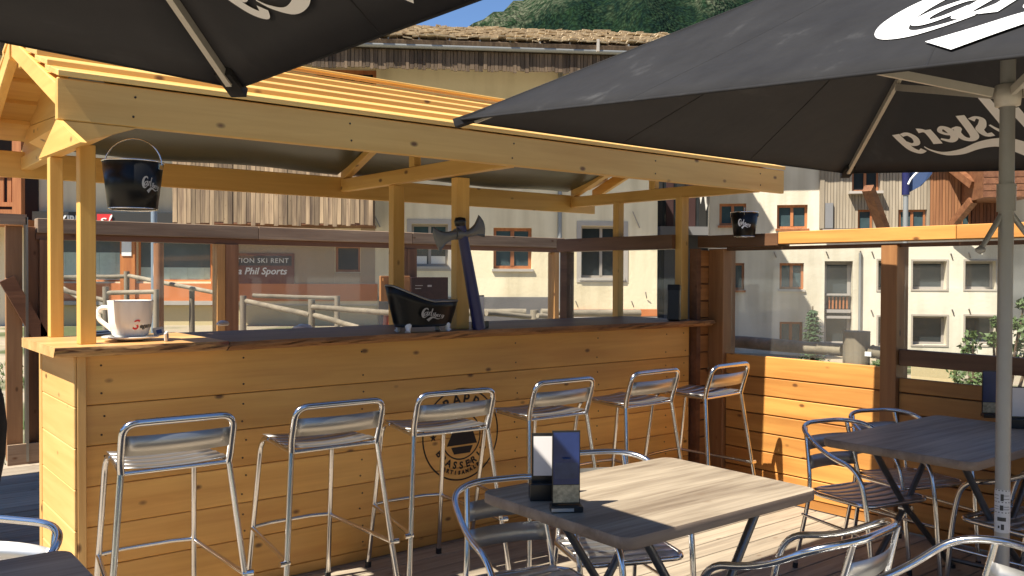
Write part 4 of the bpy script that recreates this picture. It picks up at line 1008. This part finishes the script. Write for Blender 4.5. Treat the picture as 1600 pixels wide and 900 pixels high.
SP = [(1.117, 3.665, -.05, 0), (1.785, 3.665, -.02, 0), (2.41, 3.665, -.09, 0), (3.10, 3.70, .0, 0), (3.80, 3.71, .04, 0), (4.43, 3.68, .10, 0)]
for k, (x, y_, a, z) in enumerate(SP):
    o = st0 if k == 0 else copy_tree(st0)
    o.location = (x, y_, 0); o.rotation_euler = (0,0,a); o['label'] = SL[k]

# ================================================================== BISTRO CHAIRS (local: faces +Y)
def make_chair():
    t = root('bistro_chair', '', 'chair', (0,0,0), 0, 'aluminium bistro chairs round the tables')
    r = .0125
    hoop = rounded([(-.255, .26, .012), (-.262, .215, .46), (-.272, .17, .628), (-.28, -.03, .665), (-.262, -.22, .765), (-.14, -.305, .785), (.14, -.305, .785), (.262, -.22, .765), (.28, -.03, .665), (.272, .17, .628), (.262, .215, .46), (.255, .26, .012)], .10, 6)
    part('arm_hoop', MB().tube(hoop, r, 10), alu, t)
    for s in (-1, 1):
        part('rear_leg', MB().tube(rounded([(s*.225, -.30, .012), (s*.20, -.215, .44), (s*.178, -.255, .62), (s*.165, -.292, .775)], .1), r*.92, 9), alu, t)
        part('foot_cap', MB().tube([(s*.225, -.30, 0), (s*.224, -.298, .028)], .015, 9), rubber, t)
        part('foot_cap', MB().tube([(s*.255, .26, 0), (s*.256, .258, .028)], .015, 9), rubber, t)
        part('seat_brace', MB().tube([(s*.255, .235, .30), (s*.215, -.26, .30)], .008, 7), alu, t)
    ring_ = rounded([(-.24, -.15, .44), (-.24, .20, .445), (.24, .20, .445), (.24, -.15, .44), (.17, -.22, .44), (-.17, -.22, .44), (-.24, -.15, .44)], .07, 5)
    part('seat_frame', MB().tube(ring_, .0115, 8), alu, t)
    for k in range(6):
        y0 = -.205 + .40*k/6; y1 = y0 + .0605; hw = .226 if k else .19; mb = MB()
        g = lambda x, y: .452 - .010*(1-(x/hw)**2) - (.02*(y-.15)/.06 if y > .15 else 0)
        xs__ = [-hw+2*hw*i/6 for i in range(7)]; mb.strip([(x, y0, g(x, y0)) for x in xs__], [(x, y1, g(x, y1)) for x in xs__])
        part('seat_slat', mb, aluS, t, thick=.003)
    for (z0, z1) in ((.545, .615), (.645, .715)):
        mb = MB(); n = 8
        f = lambda x, z: -.225 - .22*(z-.5) - .030*(1-(x/.175)**2)
        xs__ = [-.175+.35*i/n for i in range(n+1)]; mb.strip([(x, f(x, z0), z0) for x in xs__], [(x, f(x, z1), z1) for x in xs__])
        part('back_slat', mb, aluS, t, thick=.003)
    return t
ch0 = make_chair(); H_ = math.pi/2
CP = [  # x, y, facing angle (0 faces +Y)
 (1.94, 2.3, 2.9, 'bistro chair at the shaded left end of the sunlit table, facing the camera'),
 (2.5, 2.47, 2.75, 'bistro chair on the bar side of the sunlit table, seat glimpsed under the tabletop'),
 (2.45, 1.64, 0.07, 'bistro chair with its back to us at the near side of the sunlit table'),
 (4.09, 2.31, 2.92, 'bistro chair at the left end of the dark table by the orange fence'),
 (4.6, 2.36, 2.8, 'bistro chair tucked between the dark table and the right fence post'),
 (4.2, 1.62, -0.12, 'bistro chair on the near side of the dark table, beside the umbrella pole'),
 (2.375, 1.10, 1.15, 'bistro chair cut by the bottom right corner, only its shiny arm hoop showing'),
 (0.27, 2.87, 2.2, 'bistro chair at the far left edge behind the dark corner table'),
 (4.62, 1.5, 0.1, 'bistro chair half hidden right of the umbrella pole'),
]
for k, (x, y_, a, lb_) in enumerate(CP):
    o = ch0 if k == 0 else copy_tree(ch0)
    o.location = (x, y_, 0); o.rotation_euler = (0,0,a); o.scale = (.875, .94, .945); o['label'] = lb_

# ================================================================== TABLES
def make_table(hx, hy, label):
    t = root('terrace_table', label, 'table', (0,0,0), 0, None)
    zt = .76; th = .038; rc = .045; poly = []
    for cx_, cy_, a0 in ((hx-rc, hy-rc, 0), (-hx+rc, hy-rc, 90), (-hx+rc, -hy+rc, 180), (hx-rc, -hy+rc, 270)):
        for k in range(6):
            a = math.radians(a0 + 18*k); poly.append((cx_+rc*math.cos(a), cy_+rc*math.sin(a)))
    n = len(poly); mb = MB()
    mb.add([(x, y_, zt) for x, y_ in poly], [tuple(range(n))]); mb.add([(x*.985, y_*.985, zt-th) for x, y_ in poly], [tuple(range(n))[::-1]])
    part('tabletop', mb, tableM, t)
    eb = MB(); rows = [(1.0, zt), (1.004, zt-.006), (1.004, zt-th+.006), (.985, zt-th)]
    for s_, z in rows: eb.v += [Vector((x*s_, y_*s_, z)) for x, y_ in poly]
    for j in range(3):
        for k in range(n): eb.f.append((j*n+k, (j+1)*n+k, (j+1)*n+(k+1) % n, j*n+(k+1) % n)); eb.sm.append(True)
    part('table_edge', eb, tableE, t)
    for sy in (-1, 1):
        y_ = sy*(hy-.12)
        for sx in (-1, 1):
            yy = y_ + sx*.018*sy
            part('leg', MB().tube(rounded([(sx*(hx-.20), yy, zt-th-.005), (sx*.05, yy, .40), (-sx*(hx-.14), yy, .03), (-sx*(hx-.10), yy, .013)], .06), .015, 8), legM, t)
            part('foot_pad', MB().tube([(-sx*(hx-.11), yy, 0), (-sx*(hx-.11), yy, .016)], .02, 8), rubber, t)
        part('pivot', MB().tube([(0, y_-.03, .372), (0, y_+.03, .372)], .02, 8), alu, t)
    for sx in (-1, 1):
        part('crossbar', MB().tube([(sx*(hx-.20), -hy+.12, zt-th-.02), (sx*(hx-.20), hy-.12, zt-th-.02)], .013, 8), legM, t)
        part('crossbar', MB().tube([(sx*(hx-.16), -hy+.12, .06), (sx*(hx-.16), hy-.12, .06)], .013, 8), legM, t)
    return t
T1 = make_table(.475, .345, 'wood look table in the middle, mostly sunlit with its left end in shade'); T1.location = (2.262, 2.07, 0)
T2 = make_table(.55, .34, 'dark shaded table beside the right fence carrying menu cards'); T2.location = (4.16, 1.93, 0)
T3 = make_table(.475, .345, 'dark table whose corner shows at the bottom left of the terrace'); T3.location = (.065, 2.24, 0)

# menu holders
def menu_stand(name, label, loc, rz, h, w_, faces, foot, mat_back=blackP):
    t = root(name, label, 'menu holder', loc, rz)
    part('foot', foot, blackP, t, bevel=.002)
    lean = .0
    part('backing', MB().box(-w_/2, w_/2, -.004, .004, .02, h), mat_back, t)
    for nm, z0, z1, m_, ins in faces: part(nm, MB().box(-w_/2+ins, w_/2-ins, -.0065, -.0045, z0, z1), m_, t)
    return t
menu_stand('menu_holder', 'black framed holder with a white card on the sunlit table', (*atz(848, 778, .76).to_tuple()[:2], .7605), -.62, .215, .075, [('card', .075, .205, cardW, .006)], MB().box(-.045, .045, -.045, .03, 0, .055))
m2 = menu_stand('menu_holder', 'blue drinks card with a photo at its foot on the sunlit table', (*atz(884, 797, .76).to_tuple()[:2], .7605), -.58, .25, .088, [('card', .082, .245, cardB, .003), ('photo', .025, .080, photoM, .003)], MB().box(-.05, .05, -.035, .02, 0, .018))
part('card_patch', MB().box(-.036, .036, -.0072, -.0066, .1, .15), plain('card_tint', (.03,.05,.12), .3, noise=.6, scale=40), m2)  # mottled blue patch on the card face
part('foot_strip', MB().box(-.05, .02, -.0375, -.0355, .004, .014), silver, m2); part('card_emblem', MB().lathe([(0,0),(.014,0)], 20), plain('emblem_blue', (.04,.1,.26), .4), m2).location = (0, -.0068, .165); 
m3 = menu_stand('menu_holder', 'dark blue drinks card on the shaded table left of the umbrella pole', (*atz(1550, 652, .76).to_tuple()[:2], .7605), -.85, .245, .10, [('card', .08, .24, cardB, .003), ('photo', .025, .078, photoM, .003)], MB().box(-.05, .05, -.035, .02, 0, .018))
m4 = menu_stand('menu_holder', 'white card in a black holder on the shaded table right of the umbrella pole', (*atz(1592, 668, .76).to_tuple()[:2], .7605), -.85, .20, .075, [('card', .055, .195, cardW, .004)], MB().box(-.05, .05, -.04, .03, 0, .045))

# ================================================================== UMBRELLAS
def umbrella(name, label, cx_, cy_, h, zfun, apex_z, logos, px_, py_, pole_top, extra=True):
    t = root(name, label, 'umbrella', (px_, py_, 0), 0, None)
    A = Vector((cx_, cy_, apex_z)); cs = [Vector((cx_+a*h, cy_+b*h, zfun(cx_+a*h, cy_+b*h))) for a, b in ((-1,-1),(1,-1),(1,1),(-1,1))]
    mb = MB(); n = 14
    for k in range(4):
        P0, P1 = cs[k], cs[(k+1) % 4]; o = len(mb.v)
        for i in range(n+1):
            for j in range(n+1):
                t_ = i/n; e = P0.lerp(P1, j/n); p = A.lerp(e, t_); sag = -.022*math.sin(math.pi*t_)*math.sin(math.pi*j/n) - .003*t_*math.sin(math.pi*j/n)
                mb.v.append(p + Vector((0,0,sag)))
        for i in range(n):
            for j in range(n):
                q = o + i*(n+1)+j; mb.f.append((q, q+1, q+n+2, q+n+1)); mb.sm.append(True)
    cn = part('canopy', mb, fabM, t, world=True, thick=.003)
    for k in range(4):
        P0, P1 = cs[k], cs[(k+1) % 4]
        for f in (.33, .67):
            e = P0.lerp(P1, f); pts = []
            for i in range(13):
                t_ = .06+.94*i/12; jj = f; p = A.lerp(e, t_); pts.append(p + Vector((0,0,-.022*math.sin(math.pi*t_)*math.sin(math.pi*jj) - .003*t_*math.sin(math.pi*jj))))
            part('seam', MB().tube(pts, .0032, 5), fabM, cn, world=True)
    for k in range(4):
        part('corner_seam', MB().tube([A.lerp(cs[k], .03), A.lerp(cs[k], .99)], .005, 5), fabM, cn, world=True)
    hem = MB()
    for k in range(4):
        P0, P1 = cs[k], cs[(k+1) % 4]
        pts = [P0.lerp(P1, j/n) + Vector((0,0,-.003*math.sin(math.pi*j/n))) for j in range(n+1)]; hem.tube(pts, .0045, 6)
    part('hem', hem, fabM, cn, world=True)
    hub = Vector((px_, py_, pole_top))
    for k in range(4):
        c_ = cs[k]; d = (c_-A)
        a0 = A + d*.03 + Vector((0,0,-.03)); a1 = A + d*.965 + Vector((0,0,-.028))
        part('rib', MB().beam(a0, a1, .018, .026), ribM, t, world=True)
        m_ = A + d*.52 + Vector((0,0,-.05)); part('strut', MB().beam(hub + (m_-hub).normalized()*.05, m_, .016, .03), ribM, t, world=True)
        part('pocket', MB().beam(A + d*.94 + Vector((0,0,-.02)), A + d*1.004 + Vector((0,0,-.012)), .05, .03), fabM, t, world=True)
    part('pole', MB().tube([(px_, py_, .04), (px_, py_, apex_z-.02)], .0245, 20), poleM, t, world=True)
    part('hub', MB().lathe([(.026,-.04),(.04,-.036),(.044,0),(.04,.036),(.026,.04)], 16, hub), ribM, t, world=True)
    part('base', MB().lathe([(0,0),(.28,0),(.28,.045),(.07,.06),(.032,.30),(.028,.30)], 28, (px_, py_, .001)), poleM, t, world=True)
    for (k, off, v0, sc) in logos:
        P0, P1 = cs[k], cs[(k+1) % 4]; e = (P1-P0).normalized(); nrm = e.cross(A-P0).normalized(); up_ = nrm.cross(e)
        if up_.z < 0: up_ = -up_
        if nrm.z < 0: nrm = -nrm
        W_ = (P1-P0).length; Hh = (A-(P0+P1)/2).length
        def fn(u, v, hh, P0=P0, e=e, up_=up_, nrm=nrm):
            a, b = off + u*sc, v0 + v*sc; i = b/Hh; jj = max(0, min(1, (a - W_/2)/(W_*max(.05, (1-i))) + .5)); t_ = 1-i
            sag = -.022*math.sin(math.pi*t_)*math.sin(math.pi*jj) - .003*t_*math.sin(math.pi*jj)
            return P0 + e*a + up_*b + nrm*hh + Vector((0,0,sag))
        part('logo', logo_mb(fn, .0045), white, cn, world=True)
    return t, cs
# right umbrella: panels are (k=0: -Y side), (1: +X), (2: +Y), (3: -X)
def zR(x, y_): return 2.085 + .068*(y_-2.76)
cxR, cyR, hR = 3.275, 1.42, 1.345
tR, csR = umbrella('parasol', 'black square parasol with white beer lettering on a grey pole at the right', cxR, cyR, hR, zR, 2.80,
    [(3, 1.495, .245, .93), (1, 2.69-.437-.945, .225, .945)], 3.275, 1.345, 2.13)
# crank knob and cord cleats on the pole, ratings label
ph = Vector((3.275, 1.345, 0)); vd = (CAM - Vector((ph.x, ph.y, 1.5))).normalized(); vd.z = 0; vd.normalize(); sd_ = Vector((-vd.y, vd.x, 0))
zj = atd(1575, 315, 3.1).z
part('pole_collar', MB().tube([ph + Vector((0,0,zj-.035)), ph + Vector((0,0,zj+.06))], .031, 18), poleM, tR, world=True)
q0 = ph + Vector((0,0,zj-.02))
for s_ in (1, -1):
    e_ = q0 + sd_*.02*s_ ; tp = atd(1532 if s_ > 0 else 1622, 390, 3.08)
    part('cleat_arm', MB().tube([q0, tp], [.011, .009], 8), poleM, tR, world=True); part('cleat_knob', MB().lathe([(0,-.016),(.015,-.008),(.017,.004),(0,.016)], 12, tp), poleM, tR, world=True)
def onpole(u, z, rr=.0254):
    a = u/.0254; return ph + vd*(rr*math.cos(a)) + sd_*(rr*math.sin(a)) + Vector((0,0,z))
zl1 = atd(1570, 768, 3.06).z; zl0 = atd(1570, 836, 3.06).z; mb = MB()
for i in range(12):
    a, b_ = -.034+.068*i/12, -.034+.068*(i+1)/12; mb.quad(onpole(a, zl0), onpole(b_, zl0), onpole(b_, zl1), onpole(a, zl1))
lab = part('label_sticker', mb, plain('sticker_grey', (.55,.55,.56), .5), tR, world=True)
mb = MB(); hh = zl1-zl0
def lblk(u0_, u1_, f0, f1):
    for i in range(6):
        a, b_ = u0_+(u1_-u0_)*i/6, u0_+(u1_-u0_)*(i+1)/6; mb.quad(onpole(a, zl0+hh*f0, .0257), onpole(b_, zl0+hh*f0, .0257), onpole(b_, zl0+hh*f1, .0257), onpole(a, zl0+hh*f1, .0257))
for f in (.97, .70, .46): lblk(-.034, .034, f, f+.02)
for f in (.78, .86, .60, .54): lblk(-.03, -.012, f, f+.012); lblk(.004, .024, f, f+.012)
lblk(-.006, .004, .74, .9); lblk(-.008, .003, .52, .64); lblk(-.016, .012, .27, .36); lblk(-.014, -.008, .10, .16); lblk(-.004, .006, .07, .2)
part('label_marks', mb, signD, lab, world=True)
# left umbrella
def zL(x, y_): return 2.08 - .06*(x-1.057) + .02*(y_-2.705)
tL, csL = umbrella('parasol', 'black square parasol reaching in over the top left corner', 1.057-1.34, 2.705-1.34, 1.34, zL, 2.87, [(1, 2.68-.50-.93, .215, .93)], -.283, 1.365, 2.15)

umbrella('parasol', 'unseen black square parasol added beyond the bar to shade the left deck', -1.32, 6.12, 1.22, lambda x, y_: 2.1, 2.85, [(0, .8, .2, .93)], -1.32, 6.12, 2.15)  # out of view, added to cast shade on the deck

# ================================================================== THINGS ON AND ROUND THE COUNTER
# giant cup and saucer
cp = root('coffee_cup', 'oversized white coffee cup with red and black lettering, left end of the counter', 'cup', (1.15, 4.24, 1.1905), math.radians(-38))
part('saucer', MB().lathe([(0,.004),(.05,.004),(.055,.0),(.06,.004),(.12,.016),(.123,.020),(.12,.022),(.06,.012),(0,.010)], 36), whiteG, cp)
n = 10; prof = [(.0,.014),(.058,.014),(.078,.030),(.092,.085),(.098,.178),(.0985,.184),(.094,.184),(.088,.09),(.07,.04),(0,.03)]
part('bowl', MB().lathe(prof, 40), whiteG, cp)
part('handle', MB().tube(rounded([(-.088,.0,.150),(-.140,0,.152),(-.145,0,.10),(-.075,0,.045)], .03, 5), .011, 9), whiteG, cp)
cp.rotation_euler = (0,0,math.radians(-52+18))
def cupfn(off, z0, a0, s=1.0):
    def f(x, y, z):
        zz = z0+y; rr = .080 + (zz-.03)*.13 + .0016; rr = .0790+.145*(zz-.030)+.004 if zz < .09 else .0925+.06*(zz-.085)+.002
        a = a0 + (x+off)/.09; return Vector((rr*math.cos(a), rr*math.sin(a), zz))
    return f
aview = math.radians(-90) - 0.0
part('lettering', place_mb(text_mb('S', .062, 0, shear=.2, bold=.001), cupfn(-.060, .074, math.radians(-20))), redM, cp)
part('lettering', place_mb(text_mb('egafredo', .030, 0, shear=.2, bold=.001), cupfn(.012, .070, math.radians(-20))), signD, cp)
for k, (px, py) in enumerate(((248, 517), (262, 520))):
    c = atz(px, py+6, 1.212); t = root('sugar_packet', ('blue and white sugar packet leaning on the big cup', 'blue and white sugar packet at the saucer rim')[k], 'sugar packet', (c.x, c.y+.02*k, 1.193+.014*(1-k)), 1.1*k)
    part('paper', MB().obox((0,0,.02), (.024,0,.004), (0,.006,0), (-.006,0,.019)), cream, t, bevel=.003); part('print', MB().obox((0,-.0075,.02), (.012,0,.002), (0,.0008,0), (-.003,0,.009)), plain('packet_blue%d' % k, (.03,.09,.3), .5), t)
t = root('blue_cloth', 'dark blue folded cloth behind the saucer of the big cup', 'cloth', (1.10, 4.62, 1.1905), .3)
part('fold', MB().obox((0,0,.008), (.09,0,0), (0,.03,0), (0,0,.008)).obox((.02,.01,.021), (.06,.01,0), (-.004,.02,0), (0,0,.004)), plain('navy_cloth', (.03,.05,.10), .8), t, bevel=.004)

# black bathtub bucket with claw feet
tb = root('bathtub_cooler', 'black bathtub shaped drinks cooler with silver lettering and pale claw feet', 'cooler', (2.615, 4.06, 1.188), math.radians(4))
mb = MB(); nu = 32; prof = [(.0, .045, .62), (.25, .05, .8), (.5, .075, .90), (.75, .11, .95), (1.0, .0, 1.0)]
def tubp(a, f):
    L_, Wd = .215, .10; x = math.cos(a)*L_*(.80+.20*f) ; y_ = math.sin(a)*Wd*(.70+.30*f)
    x = max(-.215, min(.215, x*1.05)); rim = .165 + (.085*max(0, -x/.215)**1.3 if x < 0 else 0) 
    if x < 0: x *= 1 + .06*f
    return Vector((x, y_, .03 + (rim-.03)*f))
rows = [0, .12, .3, .5, .75, 1.0]
for f in rows: mb.v += [tubp(2*math.pi*k/nu, f) for k in range(nu)]
mb.f += [(i*nu+k, i*nu+(k+1) % nu, (i+1)*nu+(k+1) % nu, (i+1)*nu+k) for i in range(len(rows)-1) for k in range(nu)]; mb.sm += [True]*(len(mb.f)); mb.f.append(tuple(range(nu))); mb.sm.append(False)
part('basin', mb, blackG, tb, thick=.006)
part('rim', MB().tube([tubp(2*math.pi*k/nu, 1.0) for k in range(nu)], .006, 8, closed=True), aluD, tb)
for sx in (-1, 1):
    for sy in (-1, 1):
        part('claw_foot', MB().tube([(sx*.118, sy*.035, .045), (sx*.135, sy*.045, .03), (sx*.132, sy*.046, .012), (sx*.14, sy*.052, .0)], [.022, .017, .012, .016], 9), capM, tb)
def tubfn(u, v, hh): return Vector((-.065 + u*.135, -.0945 - hh - .012*(v*.12+.3), .080 + v*.11))
part('logo', logo_mb(lambda u, v, hh: Vector((-.085+u*.15, -.094-hh*.4-(v*.11)*.22, .078+v*.11)), .004, flat=True), silver, tb)

# double-headed axe leaning on the post
ax = root('toy_axe', 'tall double headed axe with a dark blue handle leaning on the front post', 'axe', (2.97, 4.03, 1.188))
b0 = Vector((2.965, 4.02, 1.19)); tp = aty(719, 346, 4.02)
part('handle', MB().tube([b0, b0.lerp(tp, .3), b0.lerp(tp, .7), tp], [.036, .034, .030, .028], 12), blueH, ax, world=True)
part('knob', MB().lathe([(0,-.03),(.03,-.025),(.034,.0),(.028,.02),(0,.025)], 12, tp), blackP, ax, world=True)
hc = aty(718, 366, 4.02)
for s_ in (-1, 1):
    if s_ < 0: edge_ = [(677, 354), (676, 364), (680, 378), (687, 394)]; upr = [(713, 359), (700, 362), (688, 361), (677, 354)]; lwr = [(713, 373), (704, 376), (695, 382), (687, 394)]
    else: edge_ = [(748, 336), (755, 345), (758, 357), (757, 371)]; upr = [(722, 360), (733, 358), (742, 350), (748, 336)]; lwr = [(722, 373), (735, 370), (746, 368), (757, 371)]
    U_ = crom(upr, 4); L_2 = crom(lwr, 4); E_ = crom(edge_, 4); n = len(U_); mb = MB(); m = 6; rowsf = []; 
    for sd__ in (-1, 1):
        g = []
        for i_ in range(n):
            row = []
            for j_ in range(m+1):
                t_ = j_/m; a_, b_ = U_[i_], L_2[i_]; px = a_[0]+(b_[0]-a_[0])*t_; py = a_[1]+(b_[1]-a_[1])*t_
                if i_ > n-5: 
                    e_ = E_[min(len(E_)-1, int(round(t_*(len(E_)-1))))]; f_ = (i_-(n-5))/4; px = px*(1-f_)+e_[0]*f_; py = py*(1-f_)+e_[1]*f_
                th_ = .020*(1-(i_/(n-1)))**.7*math.sin(math.pi*(.15+.7*t_)) + .0015
                row.append(aty(px, py, 4.02) + Vector((0, sd__*th_, 0)))
            g.append(row)
        o = len(mb.v); mb.v += [p for row in g for p in row]
        for i_ in range(n-1):
            for j_ in range(m):
                q = o+i_*(m+1)+j_; mb.f.append((q, q+1, q+m+2, q+m+1)); mb.sm.append(True)
    for (i0, j0, i1, j1) in [(a, 0, a+1, 0) for a in range(n-1)] + [(a, m, a+1, m) for a in range(n-1)] + [(n-1, b, n-1, b+1) for b in range(m)]:
        o = n*(m+1); mb.f.append((i0*(m+1)+j0, i1*(m+1)+j1, o+i1*(m+1)+j1, o+i0*(m+1)+j0)); mb.sm.append(False)
    part('blade', mb, axeM, ax, world=True)
part('socket', MB().tube([hc + Vector((-.03,0,.0)), hc + Vector((.035,0,.0))], .031, 10), axeM, ax, world=True)

# card holder by the axe, black box at the counter's right end, chalkboard behind
c = atz(756, 513, 1.19); t = root('card_stand', 'small black stand with a pale card right of the axe on the counter', 'card stand', (c.x+.03, 4.13, 1.188), .45)
part('frame', MB().box(-.04, .04, 0, .008, .03, .19), blackP, t); part('card', MB().box(-.032, .032, -.003, -.0005, .05, .183), cardW, t); part('foot', MB().box(-.045, .045, -.03, .04, 0, .04), blackP, t, bevel=.003)
c = aty(1053, 497, 4.04); t = root('black_case', 'tall black leaning case with glossy marks at the right end of the counter', 'case', (c.x, 4.04, 1.188), .5); t.rotation_euler = (0.0, math.radians(5), .6)
part('body', MB().box(-.045, .045, -.04, .04, 0, .235), blackP, t, bevel=.006); part('lid', MB().box(-.047, .047, -.042, .042, .205, .245), blackG, t, bevel=.004)
part('marks', MB().box(-.012, .0, -.0415, -.0405, .03, .12).box(.012, .03, -.0415, -.0405, .02, .06), greyW, t)
YC = 7.7; a = aty(641, 433, YC); b_ = aty(699, 465, YC)
t = root('menu_chalkboard', 'dark red brown menu board on the back fence behind the bathtub cooler', 'chalkboard', (a.x, YC, b_.z))
part('board', MB().box(a.x, b_.x, YC-.015, YC, b_.z-.22, a.z), plain('chalk', (.035,.013,.010), .6, noise=.5, scale=30), t, world=True, bevel=.003)
part('writing', MB().box(a.x+.2, a.x+.25, YC-.018, YC-.016, a.z-.10, a.z-.08).box(a.x+.05, a.x+.14, YC-.018, YC-.016, a.z-.09, a.z-.083).box(a.x+.05, a.x+.12, YC-.018, YC-.016, a.z-.12, a.z-.113), frameG, t, world=True)
a = aty(594, 431, 7.6); b_ = aty(640, 470, 7.6)
t = root('wooden_crate_panel', 'orange brown wooden sign panel behind the high end of the bathtub', 'sign', (a.x, 7.6, b_.z)); part('panel', MB().box(a.x, b_.x, 7.59, 7.62, b_.z, a.z), fenZ, t, world=True, bevel=.004)
part('batten', MB().box(a.x+.02, b_.x-.02, 7.575, 7.589, a.z-.05, a.z-.02), fenZ, t, world=True)
c = atd(604, 505, 9); t = root('orange_cone', 'small orange traffic cone on the street left of the bathtub', 'cone', (c.x, c.y, gz(c.x, c.y)))
h_ = c.z + .08 - t.location.z; part('body', MB().lathe([(.17,0),(.17,.02),(.13,.03),(.03,h_),(0,h_)], 16), orangeF, t); part('stripe', MB().lathe([(.098,h_*.35),(.075,h_*.55)], 16), white, t)

# Carlsberg-style buckets
def bucket(label, loc, rt, rb, h, rz, la, handle=True, hang=None):
    t = root('ice_bucket', label, 'bucket', loc, rz)
    part('shell', MB().lathe([(0,.006),(rb,.006),(rb,.0),(rb+.001,0),(rt,h),(rt-.003,h),(rb-.004,.012),(0,.012)], 36), blackG, t)
    part('rim', MB().tube([(rt*math.cos(2*math.pi*k/36), rt*math.sin(2*math.pi*k/36), h) for k in range(36)], .0035, 6, closed=True), chromeM, t)
    part('foot_ring', MB().tube([(rb*math.cos(2*math.pi*k/36), rb*math.sin(2*math.pi*k/36), .003) for k in range(36)], .003, 6, closed=True), chromeM, t)
    for s in (-1, 1):
        part('lug', MB().obox((s*(rt-.002)*1.0, 0, h-.018), (.004,0,0), (0,.015,0), (0,0,.013)), chromeM, t, bevel=.003)
    if handle:
        hh = hang; part('handle', MB().tube([((rt+.004)*math.cos(math.pi*k/16), .0, h-.012 + hh*math.sin(math.pi*k/16)) for k in range(17)], .0028, 7), chromeM, t)
    sc = (.078 if handle else .10)*rt/.1
    def fn(u, v, hh_):
        zz = h*.42 + v*sc*1.1; rr = rb + (rt-rb)*zz/h + .0012 + hh_*.3; a = la + (u-.5)*sc/rt; return Vector((rr*math.cos(a), rr*math.sin(a), zz))
    part('logo', logo_mb(fn, .0025, flat=True), silver if handle else white, t)
    return t
Yb1 = 3.665; hx_ = atd(207, 205, 4.0)
b1 = aty(205, 252, Yb1); b2 = aty(208, 328, Yb1); rt_ = (aty(253, 251, Yb1)-aty(157, 251, Yb1)).length/2*.98; rb_ = (aty(244, 328, Yb1)-aty(168, 328, Yb1)).length/2*.98
d1 = (b1.xy - CAM.xy).length
ang = math.atan2(CAM.y-b1.y, CAM.x-b1.x)
bucket('black ice bucket hanging by its wire handle from the left end of the fascia', (b2.x, Yb1, b2.z), rt_, rb_, b1.z-b2.z-.004, ang + math.radians(62), math.radians(-22), True, .105)
bb1 = atx(1174, 333, 4.95); bb2 = atx(1174, 371, 4.95)
rt2 = 24*bb1.length/FPX*.96*.97; ang2 = math.atan2(CAM.y-bb1.y, CAM.x-bb1.x)
d_ = (Vector((bb1.x, bb1.y, 0))).dot(Vector((.6227,.7823,0)))
rt2 = 24*d_/FPX; rb2 = 18*d_/FPX
t = bucket('small black ice bucket hooked on the dark end of the right fence rail', (XF-.055-rt2*.87, bb1.y, bb2.z), rt2*.87, rb2*.87, bb1.z-bb2.z, ang2 + math.radians(90), math.radians(-90), False)
part('hook', MB().tube(rounded([(0, -rt2*.87-.0, bb1.z-bb2.z-.02), (0, -rt2*.87, bb1.z-bb2.z+.03)], .01), .003, 6), chromeM, t)
